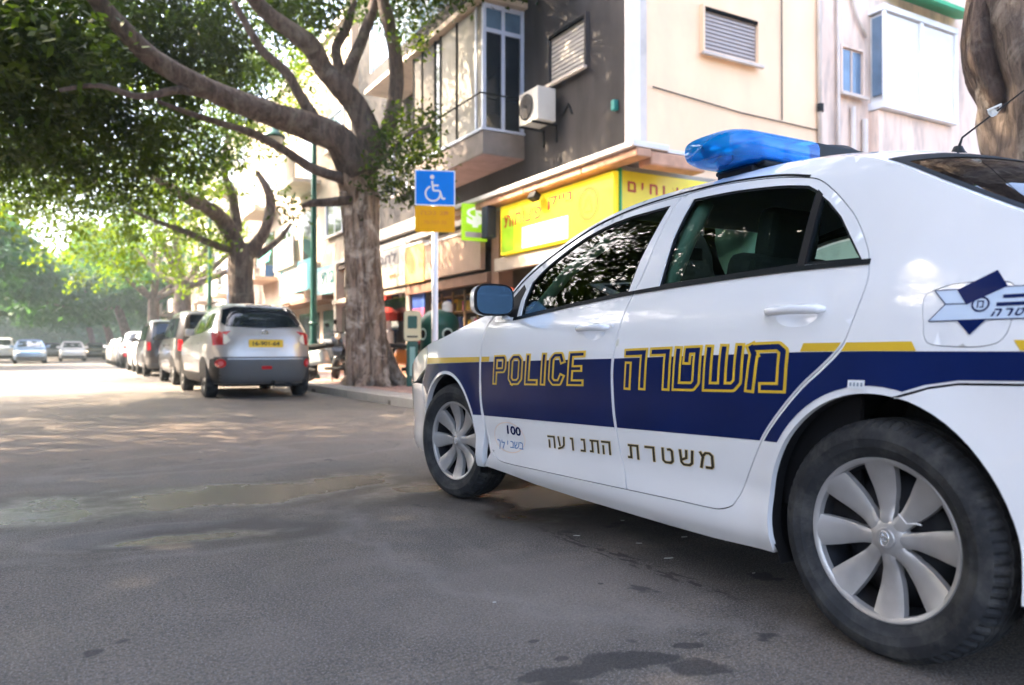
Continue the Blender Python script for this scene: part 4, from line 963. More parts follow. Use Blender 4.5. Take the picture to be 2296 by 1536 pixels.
def tree_main():
    o = (5.35, 14.75, 0.0); t = thing('ficus_tree', 'large ficus with pale trunk just left of the blue parking sign', 'tree', o)
    tr = MB(); Z0 = 15.4
    P = rel([sight(828, 884, Z0), sight(824, 840, Z0), sight(820, 760, Z0), sight(818, 660, Z0), sight(812, 560, Z0), sight(806, 470, Z0), sight(800, 395, Z0), sight(808, 340, Z0)], o)
    limb(tr, P, [.40, .31, .275, .265, .28, .32, .37, .28], n=40, rough=.11, sub=7, flute=.10)
    for dx, dy, l in ((.62, .0, .2), (.48, -.45, .25), (.0, -.60, .2), (-.42, -.35, .2), (-.5, .35, .2), (.3, .5, .2)):
        limb(tr, [(dx*.25, dy*.25, 1.0), (dx*.55, dy*.55, .42), (dx*.95, dy*.95, .14), (dx*1.5, dy*1.5, .02)], [.10, .16, .12, .04], n=9, rough=.15, seed=int(dx*10+5))
    # grown-together stems and aerial roots
    for du, w, s_ in ((-34, .11, 1), (22, .14, 2), (-10, .10, 3), (36, .09, 4), (4, .08, 5), (-24, .08, 6), (12, .07, 7), (30, .06, 8), (-40, .05, 9), (42, .05, 10)):
        limb(tr, rel([sight(824+du, 870, Z0-.27), sight(820+du*.95, 720, Z0-.27), sight(812+du*.8, 560, Z0-.27), sight(804+du, 430, Z0-.30)], o), [w*1.3, w, w, w*.8], n=9, rough=.14, seed=s_)
    tr.build('trunk', M_bark, t, smooth=True)
    L = [
     ([(800, 385, 15.3), (762, 318, 15.0), (700, 285, 14.7), (640, 264, 14.4), (560, 238, 14.0), (480, 207, 13.6), (400, 165, 13.2), (330, 118, 12.9), (270, 60, 12.6), (212, -4, 12.3), (160, -80, 12)], [.36, .30, .27, .235, .21, .19, .175, .16, .15, .135, .12]),
     ([(820, 370, 15.5), (826, 310, 15.4), (800, 240, 15.3), (765, 195, 15.1), (722, 150, 15.0), (695, 103, 14.8), (645, 62, 14.6), (590, 20, 14.4), (530, -50, 14)], [.30, .25, .23, .21, .19, .19, .16, .14, .12]),
     ([(830, 350, 15.7), (868, 290, 15.8), (888, 200, 15.8), (884, 110, 15.7), (862, 20, 15.6), (850, -60, 15.5)], [.20, .16, .15, .14, .13, .12]),
     ([(775, 400, 15.2), (728, 388, 14.9), (690, 372, 14.8), (640, 338, 14.6), (570, 300, 14.4), (500, 277, 14.2), (430, 255, 14.0), (350, 225, 13.8)], [.12, .10, .09, .08, .075, .06, .05, .03]),
     ([(765, 205, 15.2), (788, 140, 15.4), (815, 75, 15.6), (838, 0, 15.8), (850, -80, 16)], [.15, .13, .11, .10, .08]),
     ([(705, 268, 14.8), (668, 208, 14.6), (640, 160, 14.5), (590, 115, 14.4), (560, 70, 14.2), (520, 0, 14)], [.12, .10, .09, .08, .07, .05]),
     ([(800, 250, 15.3), (752, 120, 15.4), (775, 60, 15.6), (792, 0, 15.8)], [.12, .10, .09, .07]),
     ([(790, 448, 15.1), (745, 452, 15.0), (700, 455, 14.9), (676, 462, 14.9)], [.10, .09, .07, .04]), ([(815, 400, 15.3), (870, 345, 15.1), (920, 300, 14.9), (965, 280, 14.8)], [.07, .05, .035, .02]),
     ([(480, 215, 13.6), (400, 200, 13.2), (310, 215, 12.8), (220, 190, 12.4), (130, 200, 12.0)], [.08, .07, .055, .04, .03])]
    for i, (pts, rr) in enumerate(L):
        b = MB(); limb(b, rel([sight(*p) for p in pts], o), rr, n=12, rough=.10, seed=i+20); b.build('limb', M_barkd, t, smooth=True)
    crown = SBM([(60, 20, 12, 1.5), (200, 60, 12.8, 1.3), (20, 150, 12, 1.3), (150, 190, 12.8, 1.4), (330, 20, 13.2, 1.2), (300, 220, 13.5, 1.3), (430, 60, 13.5, 1.1), (420, 130, 14.2, 1.0), (560, -10, 14, 1.0), (640, -40, 14.4, 1.0),
        (90, 300, 13.5, 1.2), (230, 330, 14, 1.2), (380, 320, 15, 1.0), (-60, 40, 11, 1.4), (-80, 260, 12, 1.3), (520, 150, 15.5, .8), (480, 330, 16, .7), (700, -20, 15, .8), (330, 400, 15, .8), (600, 180, 16, .6), (30, 380, 14, 1.0),
        (900, 330, 15, .62), (960, 365, 14.5, .34), (930, 270, 15.2, .45), (880, 400, 15, .5), (925, 75, 15.2, .35), (915, 420, 15, .4), (650, 470, 15, .3), (540, 235, 15.5, .5)])
    crown += [(x, y, z, 1.7, .6) for x, y, z in ((-2, 9, 7.4), (0, 7, 7.8), (2, 8.5, 7.9), (-4, 9, 7.2), (-3, 6, 7.6), (1, 11, 8.0), (4, 10, 8.2), (5, 13, 9.0), (6.5, 16, 9), (-1, 10.5, 8.6), (3, 12, 9.5), (6.3, 13, 8.4), (-5, 6.5, 7.4), (-1.5, 4.2, 7.8), (-3.6, 4.4, 7.6), (-2.4, 5.6, 8.2), (-4.6, 3.0, 7.8), (-3.0, 2.6, 8.0), (-1.6, 7.4, 8.2), (-5.5, 8.6, 7.6))]  # unseen overhead clumps, added to shade the car and near road
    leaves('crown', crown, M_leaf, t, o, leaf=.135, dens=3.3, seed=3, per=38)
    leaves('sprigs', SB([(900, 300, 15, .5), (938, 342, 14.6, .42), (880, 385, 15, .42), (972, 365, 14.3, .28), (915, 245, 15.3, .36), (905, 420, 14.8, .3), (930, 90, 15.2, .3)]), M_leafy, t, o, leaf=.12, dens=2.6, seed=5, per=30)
    return t
def tree_second():
    o = (5.4, 27.5, 0.0); t = thing('ficus_tree', 'spreading ficus with forked brown trunk rising behind the silver parked car', 'tree', o); Z = 26.7
    tr = MB(); limb(tr, rel([sight(545, 845, Z), sight(543, 740, Z), sight(541, 640, Z), sight(540, 575, Z), sight(545, 545, Z)], o), [.60, .47, .42, .42, .36], n=18, rough=.08, sub=6); tr.build('trunk', M_barkd, t, smooth=True)
    for i, (pts, rr) in enumerate((([(535, 560, Z), (500, 495, 26), (462, 465, 25), (420, 445, 24), (370, 412, 23), (330, 390, 22)], [.30, .27, .22, .17, .13, .08]), ([(555, 570, Z), (592, 520, 26.5), (606, 460, 26.3), (596, 420, 26), (575, 385, 26)], [.24, .19, .17, .13, .08]),
        ([(575, 575, Z), (622, 540, 27), (652, 500, 27)], [.14, .10, .05]), ([(520, 560, Z), (470, 545, 25.5), (420, 522, 25), (360, 500, 24), (290, 470, 23)], [.14, .12, .10, .07, .05]), ([(530, 520, Z), (520, 440, 26.5), (500, 380, 26), (510, 300, 26)], [.2, .15, .1, .06]))):
        b = MB(); limb(b, rel([sight(*p) for p in pts], o), rr, n=10, rough=.1, seed=i+50); b.build('limb', M_barkd, t, smooth=True)
    crown = SB([(60, 400, 24, 1.9), (160, 450, 24, 2.0), (250, 400, 24, 2.0), (260, 520, 26, 1.5), (350, 470, 25, 1.8), (340, 570, 27, 1.2), (420, 520, 26, 1.4), (420, 610, 28, .9), (440, 400, 26, 1.6), (150, 370, 22, 1.8), (330, 380, 24, 1.8), (-40, 400, 22, 2.2), (50, 330, 22, 2),
        (120, 535, 25, 1.1), (190, 600, 28, 1.1), (280, 610, 29, .9), (470, 330, 27, 1.5), (500, 440, 27.5, .7), (560, 330, 28, 1.1), (640, 450, 27, .5), (200, 540, 27, 1.0), (380, 640, 29, .6), (600, 250, 28, 1.5), (420, 230, 27, 2), (620, 330, 28, .6)]) + [(x, y, z, 2.4, .6) for x, y, z in ((0, 24, 9.5), (3, 27, 10), (5, 24, 10.5), (-2, 28, 9), (6, 29, 10))]
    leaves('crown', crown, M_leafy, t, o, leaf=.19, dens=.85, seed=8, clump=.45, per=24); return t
tree_main(); tree_second()
def tree_simple(x, y, h, cr, label, m_, leaf, seed, trunk_r=.35, blobs=9, dens=.6, low=.45, lean=0, group=None, squash=.7, per=20):
    rg = np.random.default_rng(seed); o = (x, y, 0); t = thing('ficus_tree', label, 'tree', o, group=group); tr = MB()
    limb(tr, [(0, 0, -.1), (.05, 0, h*.15), (lean*.3, .1, h*.32), (lean*.5, .1, h*.42)], [trunk_r*1.3, trunk_r, trunk_r*.9, trunk_r*.75], n=12, seed=seed); bl = []
    tr.build('trunk', M_barkd, t, smooth=True)
    for i in range(blobs):
        a = 2*math.pi*i/blobs+rg.uniform(-.3, .3); q = rg.uniform(.35, .95); p = (x+lean+cr*q*math.cos(a), y+cr*q*math.sin(a), h*(low+rg.uniform(.1, .5)*(1.15-q)) + rg.uniform(0, h*.12)); bl.append(p+(cr*rg.uniform(.30, .46), squash))
    bl.append((x+lean, y, h*.8, cr*.5))
    for i in range(0, blobs, 2):
        b = MB(); p = np.array(bl[i][:3])-np.array(o); s0 = np.array((lean*.45, .1, h*.38)); limb(b, [tuple(s0), tuple(s0*.45+p*.55+np.array([0, 0, -.3])), tuple(p)], [trunk_r*.5, trunk_r*.3, trunk_r*.1], n=8, seed=seed+i); b.build('limb', M_barkd, t, smooth=True)
    leaves('crown', bl, m_, t, o, leaf=leaf, dens=dens, seed=seed, clump=.5, per=per); return t
tree_simple(5.3, 43, 10.5, 4.6, 'ficus with two dark stems above the row of parked cars, next beyond the forked one', M_leafy, .26, 21, .45, 11, .35, .5)
tree_simple(5.2, 57, 11, 5.0, 'distant ficus on the right pavement where the parked cars dwindle', M_leaff, .34, 22, .4, 11, .24, .46)
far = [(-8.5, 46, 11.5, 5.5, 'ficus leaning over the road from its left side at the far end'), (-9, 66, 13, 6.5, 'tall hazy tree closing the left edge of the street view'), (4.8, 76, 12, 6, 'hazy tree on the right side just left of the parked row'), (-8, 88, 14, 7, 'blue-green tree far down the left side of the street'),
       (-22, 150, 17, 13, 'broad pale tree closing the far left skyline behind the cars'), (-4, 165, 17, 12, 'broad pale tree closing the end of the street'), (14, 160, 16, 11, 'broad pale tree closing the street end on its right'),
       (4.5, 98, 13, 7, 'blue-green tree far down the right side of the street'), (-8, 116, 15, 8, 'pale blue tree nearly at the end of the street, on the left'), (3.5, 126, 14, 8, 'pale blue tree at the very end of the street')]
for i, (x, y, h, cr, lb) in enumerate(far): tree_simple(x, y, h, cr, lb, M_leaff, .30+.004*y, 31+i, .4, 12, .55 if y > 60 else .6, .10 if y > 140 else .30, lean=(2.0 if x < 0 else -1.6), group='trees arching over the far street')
# the street's left-hand trees beside and behind the camera: unseen, placed to shade the near road and show in the car's glass
tree_simple(-9.2, -5.5, 10.5, 4.4, 'broad ficus shading the road from the opposite pavement behind the viewpoint', M_leaf, .16, 61, .5, 11, .35, .52, lean=.4)
tree_simple(-8.8, 5.5, 10.2, 7.0, 'ficus on the opposite pavement reflected in the police car windows', M_leaf, .19, 62, .5, 20, .62, .52, lean=3.6, squash=.5, per=26)
tree_simple(-9.8, 13.8, 10, 5.6, 'smaller ficus on the opposite pavement further down the road', M_leaf, .19, 64, .4, 20, .75, .46, lean=3.8, squash=.5)
tree_simple(9.0, -9.5, 9.0, 4.6, 'ficus on the near pavement behind the viewpoint, seen in the police car mirror', M_leaf, .18, 65, .5, 14, .6, .14)
def tree_near():
    o = (6.10, 2.72, 0); t = thing('ficus_tree', 'thick blotchy ficus trunk with dark aerial roots at the right edge of view', 'tree', o); tr = MB()
    limb(tr, [(.05, .05, -.1), (0, 0, .9), (-.02, 0, 1.8), (-.08, .03, 2.6), (-.16, .08, 3.4), (-.2, .1, 4.6)], [.66, .50, .47, .50, .48, .42], n=42, rough=.09, sub=8, flute=.08); tr.build('trunk', M_barkn, t, smooth=True)
    for i in range(16):
        rg = np.random.default_rng(90+i); a = rg.uniform(-.20, .22); b = MB(); z0 = rg.uniform(2.0, 2.45)
        limb(b, [(-.30+a*.4, .36+a*.5, 4.0), (-.40+a*.7, .45+a*.6, 3.1), (-.36+a*.6, .40+a*.5, 2.7), (-.28+a*.2, .28+a*.3, z0)], [.05, .085, .075, .02], n=7, rough=.25, seed=i); b.build('aerial_root', M_barkd, t, smooth=True)
    for i, (dx, dy, dz) in enumerate(((-2.4, -1, 3), (-2.4, 2.2, 3.2), (1.5, -2.5, 3), (-1, .5, 4))):
        b = MB(); limb(b, [(-.18, .1, 4.3), (dx*.4, dy*.4, 4.3+dz*.5), (dx, dy, 4.2+dz)], [.3, .2, .08], n=9, seed=i); b.build('limb', M_barkd, t, smooth=True)
    bl = [(x, y, z, r, .55) for x, y, z, r in ((3, 1, 7.6, 2), (3.4, 5, 7.8, 1.8), (1.6, 2.8, 7.4, 1.8), (6.5, 0, 7.8, 1.8), (5, 3, 8.6, 2.2), (4, -2.2, 7.6, 2.0), (7, 3.2, 7.2, 1.3))]
    leaves('crown', bl, M_leaf, t, o, leaf=.14, dens=.85, seed=77, per=26); return t
tree_near()
# ================================================================ buildings
M_pink = mat('peach_render', (.90, .64, .42), .9, var=.10, vscale=.9, grime=.42, gcol=(.62, .45, .32), gscale=.8, bump=.12, bscale=40, stretch=(1, 1, .5))
M_stain = mat('stained_render', (.78, .61, .50), .9, var=.14, vscale=1.4, grime=.85, gcol=(.34, .28, .25), gscale=1.8, bump=.15, bscale=40, stretch=(1.6, 1.6, .35))
M_dark = mat('dark_grey_render', (.044, .039, .038), .9, var=.45, vscale=1.1, grime=.7, gcol=(.07, .062, .06), gscale=1.2, bump=.2, bscale=30, stretch=(1.2, 1.2, .4))
M_white_r = mat('white_render', (.55, .52, .48), .85, var=.08, vscale=1, grime=.35, gcol=(.40, .37, .33), gscale=1.5, stretch=(1.5, 1.5, .4))
M_cream = mat('cream_render', (.40, .32, .25), .9, var=.1, vscale=.8, grime=.4, gcol=(.33, .28, .23), gscale=1.1, stretch=(1.4, 1.4, .4))
M_grey_r = mat('grey_concrete', (.33, .31, .30), .9, var=.12, vscale=1, grime=.45, gcol=(.17, .155, .15), gscale=1.2, stretch=(1.4, 1.4, .4))
M_alu = mat('blue_white_frames', (.50, .56, .70), .4, var=.05)
M_aluw = mat('white_frames', (.74, .76, .80), .35, var=.03)
M_win = mat('window_glass_dark', (.012, .016, .022), .06, spec=.9, var=.3, vscale=3)
M_winb = mat('window_glass_blue', (.10, .17, .26), .08, spec=.9, var=.25, vscale=2)
M_curt = mat('cream_curtain', (.27, .26, .235), .8, var=.12, vscale=5, stretch=(1, 6, .3))
M_curtd = mat('grey_brown_blind', (.075, .068, .06), .8, var=.15, vscale=2)
M_shut = mat('roller_shutter', (.40, .35, .33), .6, var=.05, grime=.2, gcol=(.3, .26, .24))
M_shutd = mat('pale_grey_shutter', (.46, .43, .40), .6, var=.06)  # even pale grey, lighter than the dark street wall
M_sill = mat('stone_sill', (.60, .52, .46), .7, var=.1, grime=.3)
M_pipe = mat('cream_downpipe', (.60, .53, .47), .5, var=.08, grime=.4, gcol=(.3, .26, .23))
M_teal = mat('teal_paint', (.02, .22, .20), .5)
M_green = mat('dark_green_paint', (.012, .085, .065), .35, var=.1)
M_greenaw = mat('green_awning', (.03, .36, .16), .6, var=.1)
M_terra = mat('terracotta_fascia', (.60, .33, .21), .7, var=.25, vscale=3, grime=.4, gcol=(.25, .14, .10), gscale=2.5)
M_capw = mat('white_ledge_cap', (.75, .72, .70), .6, var=.05)
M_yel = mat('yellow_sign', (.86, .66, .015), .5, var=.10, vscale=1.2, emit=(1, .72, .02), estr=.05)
M_yel2 = mat('bright_yellow_sign', (.86, .70, .01), .35, var=.04)
M_orng = mat('orange_print', (.42, .045, .01), .5); M_redp = mat('red_print', (.62, .06, .03), .5)
M_lime = mat('lime_print', (.36, .66, .02), .4, var=.1); M_brownp = mat('brown_print', (.25, .13, .01), .5)
M_lit = mat('lit_sign_face', (.9, .85, .6), .4, emit=(1, .86, .45), estr=.22)
M_beige = mat('beige_beam', (.50, .42, .34), .7, var=.12, grime=.3)
M_brown = mat('brown_beam', (.26, .14, .09), .7, var=.2, vscale=3, grime=.3)
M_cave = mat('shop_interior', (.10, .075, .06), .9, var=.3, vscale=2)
M_shelf = mat('wooden_shelf', (.40, .26, .13), .7, var=.25, vscale=5)
M_glassshop = glass_mat('shop_glass', (.75, .82, .80), refl=.05)
def inset_window(parent, x0, x1, y, z0, z1, m_fill, sill=True, slats=0, depth=.14, frame=None, mull=0, face='y'):
    """opening in a wall: recess lining, shutter or panes, sill. face 'y': wall faces -Y at y; face 'x': wall faces -X at x=y, x0..x1 run along Y"""
    def B(mb, a0, a1, d0, d1, c0, c1, mi=0):
        d0 -= .036; d1 -= .036
        if face == 'y': mb.b2(a0, a1, y+d0, y+d1, c0, c1, mi)
        else: mb.b2(y+d0, y+d1, a0, a1, c0, c1, mi)
    f = MB(); t = .045
    for a0, a1, c0, c1 in ((x0-t, x0, z0-t, z1+t), (x1, x1+t, z0-t, z1+t), (x0, x1, z1, z1+t), (x0, x1, z0-t, z0)): B(f, a0, a1, -.05, .05, c0, c1)
    w = f.build('window', frame or M_sill, parent)
    if slats:
        s = MB(); B(s, x0+.003, x1-.003, -.045, .011, z1-.05, z1-.003); s.build('head_shadow_strip', M_gap, w)  # dark strip painted as the shade under the head of the recess
        h = (z1-z0)/slats
        for i in range(slats):
            s = MB(); B(s, x0+.004, x1-.004, .012+.0, .03, z0+i*h+.004, z0+(i+1)*h-.014); s.build('slat', m_fill, w, bevel=.003)
        s = MB(); B(s, x0, x1, .031, .034, z0, z1); s.build('shutter_back', M_gap, w)
    else:
        n = mull+1; ww = (x1-x0)/n
        for i in range(n):
            s = MB(); B(s, x0+i*ww+.025, x0+(i+1)*ww-.025, .0, .012, z0+.025, z1-.025); s.build('pane', m_fill, w)
        s = MB(); B(s, x0, x1, .014, .03, z0, z1); s.build('sash', frame or M_aluw, w)
        for i in range(1, n): 
            s = MB(); B(s, x0+i*ww-.025, x0+i*ww+.025, -.012, .013, z0, z1); s.build('mullion', frame or M_aluw, w)
    if sill:
        s = MB(); B(s, x0-.09, x1+.09, -.12, -.051, z0-.10, z0-.045); s.build('sill', M_sill, w, bevel=.006)
    return w
BX, BY = 8.0, 10.1
bld = thing('apartment_building', 'corner block with dark grey street front and peach end wall', 'building', (BX, BY, 0))
def L(mb): mb.v = [(v[0]-BX, v[1]-BY, v[2]) for v in mb.v]; return mb
_MB = MB
class LB(_MB):
    ox, oy = BX, BY
    def build(s, *a, **k): s.v = [(v[0]-s.ox, v[1]-s.oy, v[2]) for v in s.v]; return _MB.build(s, *a, **k)
def use(ox, oy):
    LB.ox, LB.oy = ox, oy
    globals()['MB'] = LB
def unuse(): globals()['MB'] = _MB
use(BX, BY)
b = MB(); b.b2(8.0, 8.3, 10.1, 23.6, 3.2, 13.5); b.build('street_wall', M_dark, bld)
b = MB(); b.b2(8.302, 12.62, 10.1, 10.4, 0, 13.5); b.build('end_wall', M_pink, bld)
b = MB(); b.b2(12.62, 20.5, 10.22, 10.5, 0, 13.5); b.build('end_wall', M_stain, bld)
b = MB(); b.b2(8.3, 20.5, 10.5, 23.6, 13.2, 13.48); b.b2(20.2, 20.5, 10.5, 23.6, 0, 13.2); b.b2(8.3, 20.2, 23.3, 23.6, 0, 13.2); b.build('roof', M_grey_r, bld)
b = MB(); b.b2(7.93, 8.20, 10.03, 10.098, 3.3, 13.5); b.build('corner_trim', M_capw, bld)
b = MB(); b.b2(8.21, 8.36, 10.06, 10.098, 3.3, 13.5); b.build('corner_trim', M_pipe, bld)
inset_window(bld, 9.62, 10.92, 10.098, 6.02, 6.78, M_shut, slats=11, frame=M_pink)
inset_window(bld, 9.62, 10.92, 10.098, 9.2, 10.3, M_shut, slats=11)
inset_window(bld, 11.22, 12.38, 7.998, 5.84, 6.72, M_shutd, slats=11, face='x', frame=M_dark)
inset_window(bld, 11.22, 12.38, 7.998, 9.0, 10.0, M_shutd, slats=12, face='x', frame=M_dark)
inset_window(bld, 13.42, 14.06, 10.218, 5.98, 6.86, M_winb, mull=1, frame=M_stain)
# pipes
for nm, pts, r in (('downpipe', [(12.62, 10.05, 13.0), (12.62, 10.05, 3.0)], .045), ('downpipe', [(13.75, 10.15, 5.7), (13.75, 10.15, 2.2)], .05), ('downpipe', [(13.32, 10.16, 8.5), (13.32, 10.16, 2.2)], .035), ('downpipe', [(13.05, 10.16, 9.5), (13.9, 10.16, 7.55), (14.2, 10.16, 7.2)], .03), ('downpipe', [(14.12, 10.15, 5.5), (14.12, 10.15, 2)], .06)):
    b = MB(); b.tube(pts, r, 10); b.build(nm, M_pipe, bld, smooth=True)
b = MB(); b.tube([(12.62, 10.03, 5.55), (12.62, 10.03, 5.40)], .065, 10); b.build('pipe_bracket', M_blk, bld)
b = MB(); b.b2(7.90, 7.998, 10.34, 10.44, 4.80, 4.98); b.build('hopper', M_teal, bld, bevel=.02)
# enclosed white balcony on the end wall
e = MB(); e.b2(14.32, 16.9, 9.85, 10.219, 5.72, 5.87); eo = e.build('closed_balcony', M_aluw, bld)
b = MB(); b.b2(14.40, 16.84, 9.90, 10.218, 5.872, 7.66); b.build('wall_panel', mat('white_glazing', (.66, .67, .66), .4, var=.06, grime=.4, gcol=(.50, .45, .40)), eo)
for x in (14.32, 15.56, 16.80): b = MB(); b.b2(x, x+.09, 9.853, 9.899, 5.872, 7.68); b.build('window_frame', M_aluw, eo)
b = MB(); b.b2(14.34, 14.398, 9.93, 10.14, 6.0, 7.6); b.build('pane', M_winb, eo)
b = MB(); b.b2(14.32, 16.9, 9.85, 10.219, 7.70, 7.82); b.build('top_rail', M_aluw, eo)
b = MB(); b.add([(14.9, 10.2, 8.32), (17.4, 10.2, 8.32), (17.4, 9.5, 8.06), (14.9, 9.5, 8.06), (14.9, 10.2, 8.26), (17.4, 10.2, 8.26), (17.4, 9.5, 7.98), (14.9, 9.5, 7.98)], [(0, 3, 2, 1), (4, 5, 6, 7), (3, 7, 6, 2), (0, 4, 7, 3), (1, 2, 6, 5)]); b.build('green_awning', M_greenaw, bld)
b = MB(); b.b2(14.2, 17.4, 9.75, 10.22, 4.02, 4.20); b.build('ledge', M_grey_r, bld)
b = MB(); b.b2(14.35, 16.9, 10.0, 10.219, 4.25, 5.70); b.build('parapet', M_stain, bld)
# street-front balcony, glazed in
def glazed_balcony(z0, z1, y0, y1, x0=7.05, label=None):
    s = MB(); s.b2(x0, 7.998, y0, y1, z0-.46, z0); so = s.build('balcony', mat('balcony_slab', (.23, .20, .185), .9, var=.15, grime=.4, gcol=(.12, .1, .1)), bld)
    s = MB(); s.b2(x0+.02, 7.998, y0+.02, y1-.02, z0-.475, z0-.462); s.build('soffit', mat('pinkish_soffit', (.36, .23, .21), .9, var=.15), so)
    s = MB(); s.b2(x0-.03, 7.998, y0-.03, y1, z0+.002, z0+.05); s.build('bottom_rail', M_alu, so)
    H = z1-z0
    # end face (towards the camera)
    for x in (x0, x0+.42, x0+.86): s = MB(); s.b2(x, x+.075, y0, y0+.06, z0+.052, z1); s.build('window_frame', M_alu, so)
    for a, c in ((z1-.09, z1), (z1-.56, z1-.48)): s = MB(); s.b2(x0+.077, x0+.858, y0+.005, y0+.055, a, c); s.build('window_frame', M_alu, so)
    for x in (x0+.08, x0+.50): s = MB(); s.b2(x, x+.335, y0+.025, y0+.04, z0+.06, z1-.565); s.build('pane', M_win, so)
    s = MB(); s.b2(x0+.08, x0+.855, y0+.025, y0+.04, z1-.475, z1-.095); s.build('pane', M_winb, so)
    # long street face
    ys = [y0, y0+.28, y0+1.15, y0+1.95, y0+2.25, y0+2.95, y1-.1]
    for y in ys[1:]: s = MB(); s.b2(x0, x0+.06, y, y+.07, z0+.052, z1); s.build('window_frame', M_alu if y < y0+.5 else M_gap, so)
    fills = [M_curt, M_curt, M_curt, M_win, M_curtd, M_curtd]
    for i in range(6): s = MB(); s.b2(x0+.02, x0+.035, ys[i]+.075, ys[i+1]-.005, z0+.06, z1-.02); s.build('pane', fills[i], so)
    s = MB(); s.tube([(7.9, y0-.10, z0+.68), (x0-.10, y0-.10, z0+.68), (x0-.10, y1, z0+.68)], .018, 6); s.build('railing_bar', M_gap, so)
    s = MB(); s.b2(x0-.12, 7.998, y0-.12, y1+3, z1+.02, z1+.13); s.build('slab_edge', M_beige, so)
    return so
glazed_balcony(5.10, 7.60, 13.40, 16.95)
s = MB(); s.b2(7.05, 7.998, 13.35, 19.9, 7.74, 8.15); s.build('balcony', M_dark, bld)
for y in (14.4, 16.2, 18.0): s = MB(); s.b2(7.06, 7.10, y, y+1.6, 8.18, 9.8); s.build('pane', M_winb, bld)
for y in (13.4, 16.05, 17.85, 19.7): s = MB(); s.b2(7.04, 7.12, y, y+.10, 8.16, 9.9); s.build('window_frame', M_alu, bld)
for z in (5.1, 8.2): inset_window(bld, 18.6, 20.4, 7.998, z, z+1.3, M_curtd, mull=1, face='x', frame=M_alu)
b = MB(); b.b2(7.85, 7.998, 17.2, 23.2, 3.95, 4.25); b.build('ledge', M_grey_r, bld)
# ---- air conditioner
use(7.72, 12.43)
ac = thing('air_conditioner', 'pale outdoor air conditioner unit bracketed to the dark wall beside the glazed balcony', 'air conditioner', (7.72, 12.43, 5.02))
def LZ(mb, z): mb.v = [(v[0], v[1], v[2]-z) for v in mb.v]; return mb
b = MB(); b.b2(7.50, 7.90, 12.10, 12.78, 5.04, 5.66); LZ(b, 5.02).build('casing', mat('ac_casing', (.62, .60, .55), .5, grime=.3, gcol=(.35, .32, .28)), ac, bevel=.02)
b = MB(); b.lathe([(.235, .004), (.24, .02), (.215, .02), (.21, .004)], 28, T(7.50, 12.50, 5.36) @ roty(R(-90))); LZ(b, 5.02).build('fan_ring', M_blk, ac)
for r in (.05, .09, .13, .17, .20):
    b = MB(); b.lathe([(r, .012), (r+.006, .016), (r+.012, .012)], 24, T(7.50, 12.50, 5.36) @ roty(R(-90))); LZ(b, 5.02).build('grille_ring', M_grey_r, ac)
b = MB(); b.lathe([(0, .003), (.21, .003)], 24, T(7.50, 12.50, 5.36) @ roty(R(-90))); LZ(b, 5.02).build('fan_opening', M_gap, ac)
for y in (12.2, 12.65): b = MB(); b.b2(7.45, 7.998, y, y+.04, 5.0, 5.035); b.b2(7.96, 7.998, y, y+.04, 4.7, 5.0); LZ(b, 5.02).build('bracket', M_blk, ac)
b = MB(); b.tube([(7.90, 12.2, 5.2), (7.97, 12.0, 5.15), (7.97, 11.8, 5.3), (7.985, 11.7, 5.1)], .022, 6); LZ(b, 5.02).build('hose', M_blk, ac)
# ---- ground floor shops, projecting under the flats
use(7.0, 9.0)
shop = thing('corner_shop', 'corner shop under yellow sign boards with terracotta fascia and white ledge', 'shop', (7.0, 9.0, 0))
b = MB(); b.b2(7.0, 8.3, 9.3, 13.0, 3.42, 3.5); b.b2(7.06, 15.8, 9.05, 10.09, 3.42, 3.5); b.build('canopy_roof', M_grey_r, shop)
for i, (y0, y1) in enumerate(((8.30, 9.6), (9.62, 11.3), (11.32, 12.9), (12.92, 14.4))):
    b = MB(); b.b2(6.72, 6.98, y0, y1, 3.45, 3.57); b.build('fascia', M_terra, shop, bevel=.02)
    b = MB(); b.b2(6.66, 7.3, y0-.005, y1+.005, 3.575, 3.66); b.build('ledge_cap', M_capw, shop, bevel=.012)
b = MB(); b.b2(6.985, 8.0, 8.32, 8.60, 3.36, 3.56); b.build('fascia', M_terra, shop, bevel=.03)
b = MB(); b.b2(7.3, 8.25, 8.34, 9.6, 3.57, 3.62); b.build('ledge_cap', M_capw, shop)
b = MB(); b.b2(8.2, 15.8, 9.6, 9.8, 0, 3.42); b.build('side_wall', M_beige, shop)
b = MB(); b.b2(7.05, 7.45, 9.05, 9.35, .1, 2.5); b.build('corner_pillar', M_beige, shop)
b = MB(); b.b2(7.05, 7.35, 12.75, 13.05, .1, 3.42); b.build('pillar', M_brown, shop)
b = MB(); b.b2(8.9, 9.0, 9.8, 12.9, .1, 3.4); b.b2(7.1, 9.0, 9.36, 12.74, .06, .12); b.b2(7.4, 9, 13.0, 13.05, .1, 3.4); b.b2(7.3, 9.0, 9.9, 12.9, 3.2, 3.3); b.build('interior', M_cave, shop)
b = MB(); b.b2(6.92, 7.06, 9.06, 12.7, 2.26, 2.50); b.build('beam', M_beige, shop, bevel=.01)
rg = random.Random(5)
M_yglow = mat('painted_yellow_glow', (.85, .55, .05), .5, var=.25, vscale=5)
for y0, y1, z0, z1 in ((9.5, 10.6, 1.35, 2.2), (10.65, 11.9, 1.45, 2.2), (9.6, 11.0, .75, 1.28)): b = MB(); b.b2(7.46, 7.52, y0, y1, z0, z1); b.build('painted_glow_board', M_yglow, shop, bevel=.01)  # added boards, yellow colour standing in for the glowing lit shop interior
b = MB(); b.b2(7.42, 7.46, 9.5, 11.9, 1.29, 1.33); b.build('display_shelf', M_capw, shop)
